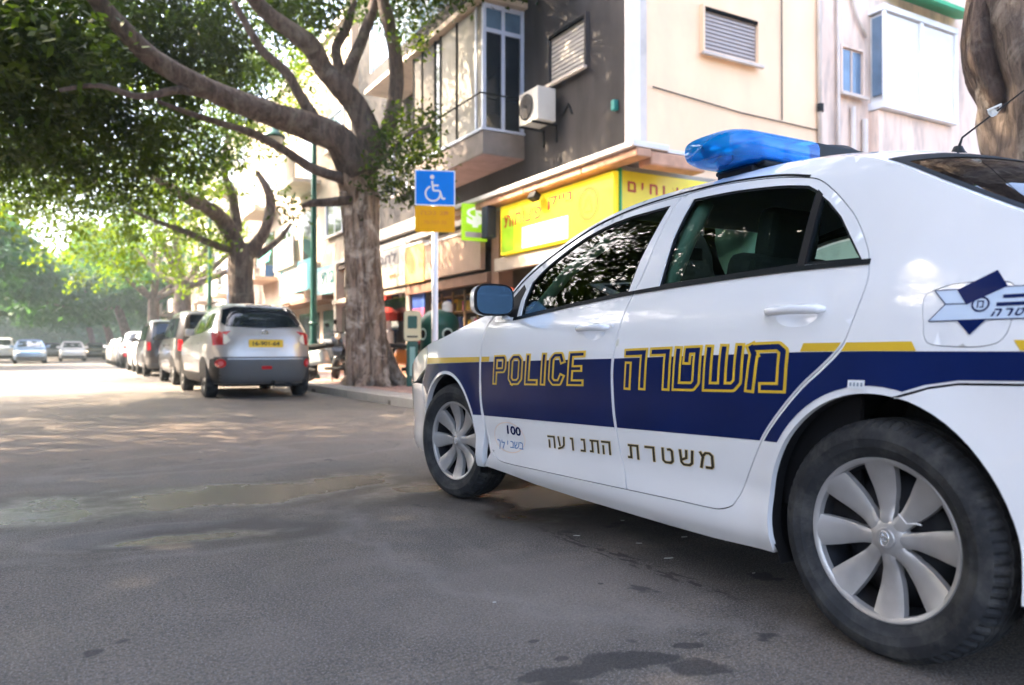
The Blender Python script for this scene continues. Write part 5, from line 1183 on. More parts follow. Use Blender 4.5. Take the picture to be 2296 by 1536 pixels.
for x0, y0, z0, x1, y1, z1 in ((8.6, 10.07, 3.9, 12.5, 10.07, 4.25), (8.5, 10.07, 5.2, 12.6, 10.07, 5.05), (11.6, 10.07, 5.1, 11.6, 10.07, 9.5)):
    b = MB(); b.tube([(x0, y0, z0), ((x0+x1)/2, y0, (z0+z1)/2-.05), (x1, y1, z1)], .012, 5); b.build('wall_cable', M_blk, shop)
boxm = [mat('goods_'+n_, c_, .6) for n_, c_ in (('red', (.55, .05, .03)), ('orange', (.75, .25, .03)), ('yellow', (.72, .5, .06)), ('white', (.7, .7, .66)), ('green', (.08, .3, .1)), ('blue', (.06, .14, .5)), ('brown', (.3, .15, .07)), ('pink', (.65, .15, .28)))]
def goods(parent, x, y0, y1, z0, z1, n, axis='y', w=(.12, .3), h=(.1, .26), d=.16):
    for i in range(n):
        a = y0+(y1-y0)*(i+rg.random()*.5)/n; ww = rg.uniform(*w); hh = rg.uniform(*h); z = rg.choice([z0+(z1-z0)*k/3 for k in range(4)])
        b = MB()
        if axis == 'y': b.b2(x-d/2, x+d/2, a, a+ww, z, z+hh)
        else: b.b2(a, a+ww, x-d/2, x+d/2, z, z+hh)
        b.build('packet', rg.choice(boxm), parent)
for z in (.6, 1.1, 1.6, 2.05): b = MB(); b.b2(8.3, 8.8, 9.95, 12.6, z, z+.035); b.build('shelf', M_shelf, shop)
goods(shop, 8.5, 10.0, 12.4, .64, 1.62, 34); goods(shop, 7.38, 9.5, 11.8, .8, 2.0, 26, d=.06)
def sign_board(x, y0, y1, z0, z1, m_, name='sign_board', parent=shop, thick=.10):
    b = MB(); b.b2(x, x+thick, y0, y1, z0, z1); return b.build(name, m_, parent, bevel=.008)
# sign along the street
YS = lambda x: (lambda a, c, off: (x-off, a, c))      # faces -X, a = Y
YN = lambda y: (lambda a, c, off: (a, y-off, c))      # faces -Y, a = X
use(6.86, 9.0)
sg1 = thing('shop_sign', 'long yellow shop sign with orange lettering along the street side of the corner shop', 'sign', (6.86, 9.0, 2.55))
def zb(mb, z=2.55): mb.v = [(v[0], v[1], v[2]-z) for v in mb.v]; return mb
b = MB(); b.b2(6.86, 6.98, 9.0, 12.35, 2.52, 3.40); zb(b).build('sign_board', M_yel, sg1, bevel=.01)
b = MB(); surf(b, YS(6.86), [(12.30, 2.56), (12.30, 3.20), (11.86, 3.16), (11.84, 2.56)], step=.5, off=.003); zb(b).build('lime_panel', M_lime, sg1)
b = MB(); surf(b, YS(6.86), circ(9.62, 3.02, .27, 28), [circ(9.62, 3.02, .20, 28)], step=.5, off=.003); zb(b).build('round_logo', M_brownp, sg1)
b = MB(); union_surf(b, YS(6.86), strokes([[(9.74, 2.95), (9.62, 3.13), (9.52, 2.95)], [(9.70, 2.90), (9.54, 2.90)]], .035), off=.003); zb(b).build('logo_mark', M_brownp, sg1)
b = MB(); b.b2(6.835, 6.858, 10.15, 11.55, 2.56, 2.92); zb(b).build('lit_panel', M_lit, sg1, bevel=.008)
for txt, ya, yb_, z0_, z1_, m_ in (('קיינ', 10.75, 10.05, 3.10, 3.30, M_orng), ('תוחוציפ', 12.2, 10.95, 3.0, 3.22, M_orng)):
    b = MB(); text_surf(b, lambda a, c, off: (6.86-off, ya-a, z0_+c), txt[::1] if txt != 'קיינ' else txt, 0, ya-yb_, 0, z1_-z0_, .004, bold=.03); zb(b).build('lettering', m_, sg1)
use(7.0, 8.98)
sg2 = thing('shop_sign', 'bright yellow shop sign with orange letters on the end facing the police car', 'sign', (7.0, 8.98, 2.4))
b = MB(); b.b2(6.99, 9.6, 8.98, 9.05, 2.42, 3.42); zb(b, 2.4).build('sign_board', M_yel2, sg2, bevel=.01)
b = MB(); b.b2(6.955, 6.985, 8.96, 9.02, 2.4, 3.44); zb(b, 2.4).build('edge_strip', M_greenaw, sg2)
for i, g in enumerate(['ם', 'י', 'ח', 'ו', 'צ', 'י', 'פ', 'ב']):
    V, S, F = text_polys(g, .03); w_ = .24*S[0]*1.15; h_ = .24*S[1]; x_ = 7.10+i*.205-(.0 if g not in 'יו' else -.05)
    b = MB(); text_surf(b, lambda a, c, off: (x_+a, 8.98-off, 3.27-h_+c), g, 0, w_, 0, h_, .004, bold=.03); zb(b, 2.4).build('letter', M_orng, sg2)
for i, g in enumerate(['ת', 'ר', 'כ', 'מ', 'ל', 'ה']):
    b = MB(); text_surf(b, lambda a, c, off: (7.28+i*.13+a, 8.98-off, 2.84+c), g, 0, .09, 0, .10, .004, bold=.02); zb(b, 2.4).build('letter', M_brownp, sg2)
use(6.72, 13.1)
ds = thing('hanging_sign', 'lime green hanging sign with a white dollar symbol over the pavement', 'sign', (6.72, 13.1, 2.87))
b = MB(); b.b2(6.46, 6.98, 13.08, 13.16, 2.87, 3.56); zb(b, 2.87).build('sign_box', mat('lime_box', (.42, .74, .03), .4, emit=(.45, .9, .02), estr=.05), ds, bevel=.012)
b = MB(); text_surf(b, lambda a, c, off: (6.54+a, 13.08-off, 3.12+c), '$', 0, .36, 0, .38, .004, bold=.05); zb(b, 2.87).build('dollar_mark', mat('lit_white', (.9, .95, .85), .4, emit=(.9, 1, .8), estr=.06), ds)
b = MB(); surf(b, YN(13.08), [(6.51, 2.93), (6.93, 2.93), (6.93, 3.03), (6.51, 3.03)], step=.5, off=.004); zb(b, 2.87).build('white_band', M_capw, ds)
b = MB(); b.tube([(6.98, 13.12, 3.45), (7.06, 13.12, 3.45)], .015, 6); zb(b, 2.87).build('arm', M_blk, ds)
use(6.75, 12.5)
o = thing('loudspeaker', 'dark box hung between the dollar sign and the long yellow sign', 'box', (6.75, 12.6, 2.85)); use(6.75, 12.6)
b = MB(); b.b2(6.66, 6.86, 12.5, 12.72, 2.86, 3.44); zb(b, 2.85).build('case', mat('navy_box', (.012, .02, .05), .5), o, bevel=.02)
b = MB(); b.tube([(6.76, 12.6, 3.44), (6.80, 12.6, 3.50)], .02, 6); zb(b, 2.85).build('bracket', M_blk, o)
use(6.80, 10.95); o = thing('wall_lamp', 'small black floodlight under the terracotta fascia above the long yellow sign', 'lamp', (6.8, 10.95, 3.28))
b = MB(); b.box((6.72, 10.95, 3.34), (.14, .20, .13), roty(R(25)).to_3x3()); zb(b, 3.28).build('housing', M_blk, o, bevel=.02); b = MB(); b.tube([(6.74, 10.95, 3.38), (6.80, 10.95, 3.42)], .012, 6); zb(b, 3.28).build('bracket', M_blk, o)
# second shop unit
use(7.0, 13.1)
shop2 = thing('convenience_shop', 'narrow shop with cream and peach sign boards and goods in its open front', 'shop', (7.0, 13.1, 0))
b = MB(); b.b2(7.06, 8.0, 13.1, 23.0, 3.38, 3.5); b.build('canopy_roof', M_grey_r, shop2)
b = MB(); b.b2(6.98, 7.12, 13.1, 17.2, 2.10, 2.30); b.build('beam', M_brown, shop2, bevel=.01)
b = MB(); b.b2(6.98, 7.12, 17.2, 23, 2.18, 2.30); b.build('beam', M_beige, shop2, bevel=.01)
for y in (17.1, 20.2, 22.8): b = MB(); b.b2(7.05, 7.30, y, y+.22, .1, 3.38); b.build('pillar', M_beige, shop2)
b = MB(); b.b2(8.9, 9.0, 13.1, 23, .1, 3.3); b.b2(7.1, 9, 13.1, 23, .06, .12); b.b2(7.1, 9, 13.1, 23, 3.2, 3.3); b.b2(7.4, 9, 22.9, 23, .1, 3.3); b.build('interior', M_cave, shop2)
for z in (.45, .85, 1.25, 1.65, 2.0):
    b = MB(); b.b2(7.55, 8.0, 13.3, 17.0, z, z+.03); b.build('shelf', M_shelf, shop2)
for k in range(7): b = MB(); b.b2(7.50, 7.54, 13.3+k*.6, 13.34+k*.6, .1, 2.1); b.build('shelf_post', M_shelf, shop2)
goods(shop2, 7.72, 13.35, 16.8, .48, 1.68, 40, h=(.14, .3)); goods(shop2, 7.5, 17.4, 22.5, .5, 1.9, 40, w=(.15, .4), h=(.15, .45))
b = MB(); b.b2(7.2, 7.22, 17.4, 20.1, .5, 2.1); b.build('shop_window', M_glassshop, shop2)
b = MB(); b.b2(7.2, 7.22, 20.5, 22.7, .5, 2.1); b.build('shop_window', M_glassshop, shop2)
b = MB(); b.b2(7.15, 7.30, 17.35, 22.7, .1, .48); b.build('stall_riser', M_brown, shop2)
use(6.9, 13.5)
for y0, y1, z0, z1, m_, lb, words in ((13.25, 15.9, 2.36, 3.12, mat('peach_sign', (.52, .35, .26), .5, var=.08), 'pale peach sign board right of the parking sign post', None), (15.95, 17.0, 2.34, 3.20, mat('orange_sign', (.58, .36, .14), .5, var=.08), 'orange-tinted sign board behind the parking sign post', None),
                            (17.05, 19.6, 2.34, 3.30, mat('cream_sign', (.50, .43, .33), .5, var=.08), 'cream sign board with grey lettering left of the parking sign post', 'מרכז')):
    use(6.92, y0); o = thing('shop_sign', lb, 'sign', (6.92, y0, z0)); b = MB(); b.b2(6.92, 7.03, y0, y1, z0, z1); zb(b, z0).build('sign_board', m_, o, bevel=.008)
    b = MB(); b.b2(6.90, 7.05, y0, y1, z1+.002, z1+.05); zb(b, z0).build('sign_trim', M_capw, o)
    if words:
        b = MB(); surf(b, YS(6.92), [(y0+.1, z0+.52), (y1-.1, z0+.52), (y1-.1, z1-.06), (y0+.1, z1-.06)], step=.5, off=.003); zb(b, z0).build('grey_panel', mat('sign_grey', (.26, .25, .25), .5, var=.3, vscale=6), o)
        b = MB(); text_surf(b, lambda a, c, off: (6.92-off, y1-.3-a, z0+.60+c), 'תמחל', 0, 1.7, 0, .26, .007, bold=.04); zb(b, z0).build('lettering', mat('sign_charcoal', (.05, .05, .07), .5), o)
        b = MB(); text_surf(b, lambda a, c, off: (6.92-off, y0+1.0-a, z0+.18+c), 'יקסע', 0, .6, 0, .12, .007, bold=.03); zb(b, z0).build('lettering', M_brownp, o)
# blue and pink poster and red parasol-like display in the second shop
use(7.1, 17.6); o = thing('poster', 'small blue over pink poster hanging in the shop front left of the sign post', 'poster', (7.1, 17.0, 1.45)); use(7.1, 17.0)
b = MB(); b.b2(7.10, 7.13, 16.35, 17.05, 1.78, 2.10); zb(b, 1.45).build('blue_half', boxm[5], o); b = MB(); b.b2(7.10, 7.13, 16.35, 17.05, 1.48, 1.775); zb(b, 1.45).build('pink_half', boxm[7], o)
use(7.0, 18.4); o = thing('display_stand', 'slim white display stand with red top in front of the shop window', 'stand', (7.0, 18.4, .12))
b = MB(); b.lathe([(.24, 0), (.24, .04), (.10, .1), (.10, .7), (.16, .75), (.16, 1.15), (.10, 1.2), (.10, 1.42)], 14, T(7.0, 18.4, .12)); zb(b, .12).build('stand', boxm[3], o); b = MB(); b.lathe([(.30, 1.42), (.26, 1.62), (.12, 1.74), (0, 1.76)], 14, T(7, 18.4, .12)); zb(b, .12).build('red_top', boxm[0], o)
use(7.0, 11.8); o = thing('bunting_banner', 'orange-red banner hanging in the corner shop doorway above the car mirror', 'banner', (7.0, 11.6, 1.5)); use(7.0, 11.6)
b = MB(); b.add([(7.0, 12.3, 1.95), (7.0, 11.55, 1.75), (7.0, 11.0, 1.55), (7.0, 11.15, 1.30), (7.0, 11.6, 1.40), (7.0, 12.2, 1.72)] + [(7.06, y, z) for y, z in ((12.3, 1.95), (11.55, 1.75), (11.0, 1.55), (11.15, 1.30), (11.6, 1.40), (12.2, 1.72))], [(0, 1, 2, 3, 4, 5), (11, 10, 9, 8, 7, 6), (0, 6, 7, 1), (1, 7, 8, 2), (2, 8, 9, 3), (3, 9, 10, 4), (4, 10, 11, 5), (5, 11, 6, 0)]); zb(b, 1.5).build('cloth', mat('orange_red_cloth', (.75, .10, .03), .7), o)
# ---- the next blocks down the street
def block(x, y0, y1, h, m_, label, floors, bays, sign=None, seed=0, depth=10, balc=True):
    use(x, y0); t = thing('apartment_building', label, 'building', (x, y0, 0))
    b = MB(); b.b2(x, x+depth, y0, y1, 0, h); b.build('wall', m_, t)
    b = MB(); b.b2(x-.12, x+depth, y0-.05, y1+.05, h+.002, h+.35); b.build('roof', M_grey_r, t)
    rg2 = random.Random(seed); w = (y1-y0)/bays
    for f in range(floors):
        z = 4.0+f*3.0
        if z+2 > h: break
        for k in range(bays):
            ya = y0+w*k+w*.22; yb_ = y0+w*(k+1)-w*.22
            if balc and k % 2 == 1:
                s = MB(); s.b2(x-1.0, x-.002, y0+w*k+.15, y0+w*(k+1)-.15, z-.15, z); so = s.build('balcony', M_beige, t)
                s = MB(); s.b2(x-1.0, x-.93, y0+w*k+.15, y0+w*(k+1)-.15, z+.002, z+.9); s.build('parapet', rg2.choice([M_white_r, M_cream, M_grey_r]), so)
                s = MB(); s.b2(x-.02, x-.003, ya, yb_, z+.1, z+2.1); s.build('door', M_win, so)
            else: inset_window(t, ya, yb_, x, z+.8, z+1.9, rg2.choice([M_win, M_winb, M_shutd]), mull=1, face='x', frame=M_aluw)
        inset_window(t, x+2, x+3.2, y0, z+.9, z+1.9, M_shut, slats=0, mull=1, frame=M_aluw)
    s = MB(); s.b2(x-.9, x-.002, y0+.2, y1-.2, 2.45, 2.6); s.build('canopy', M_brown, t)
    for k in range(bays): s = MB(); s.b2(x-.03, x-.004, y0+w*k+.25, y0+w*(k+1)-.25, .35, 2.2); s.build('shop_window', M_win, t)
    return t
block(8.1, 24.6, 41, 11.8, M_cream, 'cream apartment block with balconies behind the first big tree trunk', 3, 5, seed=1)
block(8.4, 42, 60, 12.5, M_white_r, 'white apartment block glimpsed beyond the forked tree', 3, 5, seed=2)
block(8.4, 62, 90, 12, M_cream, 'pale apartment block far down the right side of the street', 3, 7, seed=3)
ob = block(17, -60, 6, 11.5, M_grey_r, 'grey apartment block behind the trees on the opposite side of the street', 3, 7, seed=4, depth=9, balc=False); ob.location = (-17, 60, 0); ob.rotation_euler = (0, 0, math.pi)
for lb, y0, y1, z0, z1, m_, words in (('aqua and white shop sign left of the green lamp post', 26.3, 30.6, 2.9, 3.95, mat('aqua_sign', (.16, .50, .56), .4, var=.1), 'סרפ'), ('pale blue shop sign between the lamp post and the big trunk', 23.2, 25.9, 2.6, 3.5, mat('pale_blue_sign', (.30, .55, .60), .4, var=.3, vscale=2), 'תינ')):
    use(7.25, y0); o = thing('shop_sign', lb, 'sign', (7.25, y0, z0)); b = MB(); b.b2(7.25, 7.37, y0, y1, z0, z1); zb(b, z0).build('sign_board', m_, o)
    b = MB(); surf(b, YS(7.25), [(y0+.5, z0+.15), (y1-.5, z0+.15), (y1-.5, z1-.15), (y0+.5, z1-.15)], step=.8, off=.003); zb(b, z0).build('white_field', M_capw, o)
    b = MB(); text_surf(b, lambda a, c, off: (7.25-off, y1-.9-a, z0+.32+c), words, 0, (y1-y0)*.5, 0, (z1-z0)*.42, .006, bold=.03); zb(b, z0).build('lettering', M_teal, o)
    b = MB(); b.b2(7.37, 8.1, y0+.3, y0+.36, z0+.1, z0+.16); b.b2(7.37, 8.1, y1-.3, y1-.24, z0+.1, z0+.16); zb(b, z0).build('sign_bracket', M_blk, o)
use(7.5, 32.2); o = thing('awning', 'turquoise dome awning beyond the aqua sign', 'awning', (7.5, 32.2, 4.2))
b = MB(); b.grid([[(8.05-1.1*math.sin(a), 31.2+2*k/8, 4.3+1.0*math.cos(a)) for a in [R(90*j/8) for j in range(9)]] for k in range(9)]); zb(b, 4.2).build('canvas', mat('turquoise_canvas', (.06, .50, .42), .7), o)
use(7.2, 20.5); o = thing('wall_sign', 'narrow blue and white vertical sign beside the far lamp post', 'sign', (7.2, 38.5, 3.0)); use(7.2, 38.5)
b = MB(); b.b2(6.7, 7.8, 38.5, 38.6, 3.0, 4.9); zb(b, 3.0).build('sign_board', mat('blue_white_sign', (.15, .35, .70), .4, var=.4, vscale=1.5), o)
unuse()
# ================================================================ street furniture
def parking_sign():
    t = thing('parking_sign', 'blue wheelchair parking sign over an orange plate on a white post', 'sign', (4.56, 10.12, .12), R(-22))
    b = MB(); b.tube([(0, .03, -.1), (0, .03, 3.22)], .046, 16); b.build('post', mat('white_post_paint', (.72, .73, .78), .4, var=.04, grime=.3, gcol=(.45, .42, .4)), t, smooth=True)
    b = MB(); b.prism(rpoly(-.285, .285, 2.735, 3.24, .02), 0, .006, T(0, -.012, 0) @ rotx(R(90))); b.v = [(x, y, z) for x, y, z in b.v]; p = b.build('blue_plate', mat('sign_white_edge', (.75, .78, .85), .4), t)
    F = lambda a, c, off: (a, -.018-off, c)
    b = MB(); surf(b, F, rpoly(-.268, .268, 2.752, 3.223, .015), step=.3, off=.0015); b.build('blue_face', mat('sign_blue', (.0, .20, .72), .5, spec=.15, var=.05), p)
    wh = []; cx, cz = -.02, 2.935
    arc = [(cx-.01+.105*math.cos(R(a)), cz-.03+.105*math.sin(R(a))) for a in range(110, 371, 15)]
    wh += strokes([arc], .026, False) + [circ(cx-.02, cz+.205, .031, 16)] + strokes([[(cx-.022, cz+.15), (cx-.005, cz+.012), (cx+.085, cz+.012), (cx+.125, cz-.105), (cx+.165, cz-.095)], [(cx-.01, cz+.085), (cx+.07, cz+.085)]], .028, False)
    b = MB(); union_surf(b, F, wh, off=.003); b.build('wheelchair_symbol', M_capw, p)
    b = MB(); b.prism(rpoly(-.28, .28, 2.36, 2.728, .02), 0, .006, T(0, -.012, 0) @ rotx(R(90))); p2 = b.build('orange_plate', mat('sign_orange', (.82, .38, .0), .5, spec=.15, var=.04), t)
    b = MB()
    mm = mat('faded_red_print', (.72, .25, .01), .5)
    text_surf(b, lambda a, c, off: (-.2+a, -.018-off, 2.60+c), 'הכנ גת', 0, .40, 0, .06, .002, bold=.01); b.build('plate_words', mm, p2)
    b = MB(); text_surf(b, lambda a, c, off: (-.16+a, -.018-off, 2.47+c), '70-707-70', 0, .32, 0, .05, .002, bold=.01); b.build('plate_number', mm, p2)
    for z in (2.5, 3.0): b = MB(); b.b2(-.06, .06, -.012, .08, z, z+.03); b.build('clamp', M_chrome, t)
parking_sign()
def lamp_post(x, y, label):
    t = thing('street_lamp', label, 'street lamp', (x, y, .12), group=None)
    b = MB(); b.lathe([(.16, 0), (.16, .06), (.11, .12), (.11, .9), (.085, .95), (.075, 3), (.06, 5.9), (.03, 6.0), (0, 6.0)], 16); b.build('post', M_green, t, smooth=True)
    b = MB(); b.tube([(0, 0, 5.7), (-.25, 0, 5.95), (-.7, 0, 6.0), (-.95, 0, 5.9)], .028, 8); b.build('arm', M_green, t, smooth=True)
    b = MB(); b.lathe([(0, .20), (.07, .18), (.16, .05), (.26, -.02), (.27, -.06), (.23, -.06)], 20, T(-.95, 0, 5.78)); b.build('lamp_hood', M_green, t, smooth=True)
    b = MB(); b.lathe([(.20, -.06), (.19, -.16), (.12, -.25), (0, -.28)], 18, T(-.95, 0, 5.78)); b.build('lamp_globe', mat('milky_globe', (.75, .76, .72), .3), t, smooth=True)
    b = MB(); b.lathe([(.10, 1.3), (.13, 1.34), (.10, 1.38)], 14); b.build('collar', M_green, t)
lamp_post(5.26, 18.8, 'green street lamp post between the silver car and the big trunk'); lamp_post(5.0, 32.6, 'thinner far green street lamp post left of the forked tree')
def meter():
    t = thing('parking_meter', 'green parking meter with a cream head and small dark screen beside the police car nose', 'parking meter', (5.79, 13.88, .12), R(-25))
    b = MB(); b.b2(-.11, .11, -.09, .09, 0, .86); b.build('pedestal', M_green, t, bevel=.02)
    b = MB(); b.prism(rpoly(-.16, .16, .86, 1.44, .07), -.11, .11, rotx(R(90))); h = b.build('head', mat('cream_plastic', (.72, .68, .45), .4, grime=.2), t, bevel=.01)
    b = MB(); b.prism(rpoly(-.09, .09, 1.10, 1.34, .02), .111, .118, rotx(R(90))); b.build('screen', M_green, h)
    b = MB(); b.b2(-.10, .10, -.118, -.111, .93, .96); b.build('slot', M_blk, h)
    b = MB(); b.b2(-.05, .05, -.10, -.091, .2, .75); b.build('pale_label', mat('pale_teal', (.25, .45, .42), .5), t)
meter()
def bin_():
    t = thing('recycling_bin', 'dark green street bin with round openings behind the parking sign post', 'bin', (6.45, 14.1, .12), R(-28))
    b = MB(); b.lathe([(.36, 0), (.38, .05), (.38, 1.12), (.40, 1.15), (.40, 1.22), (.36, 1.34), (.22, 1.46), (0, 1.50)], 28); b.build('drum', M_green, t, smooth=True)
    for a in (-52, 28):
        b = MB(); b.lathe([(.0, 0), (.085, 0)], 20, rotz(R(a)) @ T(0, -.386, 1.0) @ rotx(R(90))); h = b.build('opening', M_gap, t)
        b = MB(); b.lathe([(.085, 0), (.11, .01), (.12, 0), (.085, 0)], 20, rotz(R(a)) @ T(0, -.388, 1.0) @ rotx(R(90))); b.build('opening_ring', mat('pale_ring', (.5, .65, .6), .4), t)
    b = MB(); b.lathe([(.0, .0), (.10, 0), (.10, .14), (.06, .2), (0, .21)], 18, T(.16, -.1, 1.44)); b.build('white_cap', M_capw, t)
bin_()
def scooter(loc, rz, body, label, topbox=None, seatm=None):
    t = thing('motor_scooter', label, 'scooter', loc, rz, group='scooters parked on the pavement')
    bm = mat('scooter_paint_'+body[0], body[1], .25, coat=.8)
    for y in (-.62, .62):
        w = MB(); w.lathe([(.14, .05), (.20, .06), (.245, .045), (.255, 0), (.245, -.045), (.20, -.06), (.14, -.05)], 26, T(0, y, .255) @ roty(R(90))); wo = w.build('wheel', M_tyre, t, smooth=True)
        w = MB(); w.lathe([(0, .03), (.06, .035), (.14, .045), (.145, 0), (.14, -.045), (.06, -.035), (0, -.03)], 20, T(0, y, .255) @ roty(R(90))); w.build('rim', M_steel, wo, smooth=True)
    b = MB(); b.grid([[(sx*wd, y, z) for sx, wd in ((-1, w_), (-.9, w_*1.05), (0, w_*.9), (.9, w_*1.05), (1, w_))] for y, z, w_ in ((.62, .50, .06), (.52, .62, .10), (.46, .80, .15), (.40, .98, .16), (.36, 1.06, .10))]); b.build('front_shield', bm, t, smooth=True)
    b = MB(); limb(b, [(0, .56, .30), (0, .60, .48), (0, .50, .52)], [.05, .07, .05], n=8, rough=0); b.build('front_mudguard', bm, t, smooth=True)
    b = MB(); b.tube([(0, .60, .26), (0, .46, .70), (0, .37, 1.04)], .028, 8); b.build('steering_column', M_blk, t)
    b = MB(); b.b2(-.13, .13, -.1, .40, .26, .33); b.build('footboard', M_blk, t, bevel=.03)
    b = MB(); b.box((0, -.40, .52), (.30, .62, .34), rotx(R(8)).to_3x3(), taper=.85); b.build('rear_body', bm, t, bevel=.07)
    b = MB(); b.box((0, -.36, .77), (.27, .72, .11), rotx(R(5)).to_3x3()); b.build('seat', M_seat, t, bevel=.045)
    b = MB(); b.tube([(-.33, .30, 1.08), (-.15, .36, 1.06), (.15, .36, 1.06), (.33, .30, 1.08)], .016, 8); b.build('handlebar', M_blk, t)
    b = MB(); b.lathe([(0, .06), (.06, .04), (.075, 0), (.06, -.04)], 14, T(0, .44, 1.02) @ rotx(R(-80))); b.build('headlight', M_lamp, t, smooth=True)
    for s_ in (-1, 1): b = MB(); b.tube([(s_*.2, .34, 1.08), (s_*.27, .33, 1.26)], .008, 5); b.lathe([(0, .01), (.05, .01), (.055, -.01), (0, -.012)], 12, T(s_*.28, .33, 1.29) @ rotx(R(90))); b.build('mirror', M_blk, t)
    b = MB(); b.b2(-.08, .08, -.735, -.70, .55, .62); b.build('tail_light', M_red, t, bevel=.01)
    b = MB(); b.tube([(-.1, -.05, .22), (-.18, -.1, .01)], .012, 6); b.tube([(.12, -.3, .25), (.13, -.72, .30)], .04, 8); b.build('exhaust', M_steel, t)
    if topbox:
        b = MB(); b.box((0, -.70, .98), (.40, .36, .30), taper=.9); b.build('top_box', topbox, t, bevel=.05)
        b = MB(); b.b2(-.1, .1, -.75, -.5, .80, .83); b.build('luggage_rack', M_blk, t)
scooter((5.02, 16.6, .12), R(215), ('white', (.55, .62, .64)), 'dark-seated scooter with pale front panel parked just right of the silver car')
scooter((5.9, 18.6, .12), R(150), ('black', (.02, .02, .022)), 'black scooter half hidden between the lamp post and the big trunk')
scooter((6.35, 16.6, .12), R(75), ('orange', (.60, .20, .03)), 'scooter with a red top box right of the big trunk', topbox=mat('red_top_box', (.55, .02, .04), .35), seatm=None)

# ================================================================ cars on the street
class Shell:
    """car body from plan outlines stacked by height"""
    def __init__(s, z, yr, yf, w, p=6.5): s.z0, s.z1 = z[0], z[-1]; s.yr = interp(z, yr); s.yf = interp(z, yf); s.w = interp(z, w); s.p = p; s.zs = z
    def W(s, y, z):
        a, b = s.yr(z), s.yf(z); t = min(.999, abs((y-(a+b)/2)/((b-a)/2))); return s.w(z)*(1-t**s.p)**(1/s.p)
    def side(s, sg): return lambda y, z, off: (sg*(s.W(y, z)+off), y, z)
    def rear(s): return lambda x, z, off: (x, (s.yr(z)+s.yf(z))/2-(s.yf(z)-s.yr(z))/2*(1-min(.999, abs(x)/s.w(z))**s.p)**(1/s.p)-off, z)
    def front(s): return lambda x, z, off: (x, (s.yr(z)+s.yf(z))/2+(s.yf(z)-s.yr(z))/2*(1-min(.999, abs(x)/s.w(z))**s.p)**(1/s.p)+off, z)
    def ring(s, z, n=72):
        a, b, w = s.yr(z), s.yf(z), s.w(z); q = 2/s.p; out = []
        for k in range(n+1):
            th = 2*math.pi*k/n; c, d = math.cos(th), math.sin(th)
            out.append((w*math.copysign(abs(c)**q, c), (a+b)/2+(b-a)/2*math.copysign(abs(d)**q, d), z))
        return out
CARSH = {}
def car_shell(kind):
    if kind == 'suv': return Shell([.24, .30, .42, .60, .75, .90, .98, 1.04, 1.10, 1.30, 1.48, 1.57, 1.62, 1.645], [.12, .06, .02, 0, .02, .05, .08, .11, .15, .30, .48, .62, .82, 1.3],
        [4.18, 4.25, 4.30, 4.31, 4.29, 4.16, 3.85, 3.35, 3.10, 2.75, 2.42, 2.20, 1.95, 1.6], [.80, .84, .875, .89, .89, .885, .87, .855, .84, .755, .67, .60, .50, .34], 5.2)
    if kind == 'van': return Shell([.24, .32, .45, .60, .80, .95, 1.02, 1.08, 1.3, 1.5, 1.66, 1.72, 1.75], [.10, .04, .02, 0, .01, .03, .04, .06, .12, .20, .30, .44, .9],
        [4.15, 4.22, 4.27, 4.28, 4.22, 4.0, 3.7, 3.45, 3.0, 2.7, 2.4, 2.2, 1.7], [.78, .83, .86, .87, .87, .86, .855, .85, .80, .755, .70, .62, .42])
    return Shell([.20, .26, .40, .55, .70, .80, .88, .95, 1.02, 1.2, 1.33, 1.41, 1.45, 1.465], [.15, .06, .02, 0, .02, .04, .08, .30, .75, 1.02, 1.25, 1.45, 1.75, 2.1],
        [4.35, 4.44, 4.50, 4.50, 4.44, 4.25, 3.85, 3.45, 3.22, 2.85, 2.55, 2.35, 2.15, 2.25][:13]+[2.2], [.80, .84, .86, .87, .87, .868, .862, .85, .835, .75, .685, .63, .54, .38])
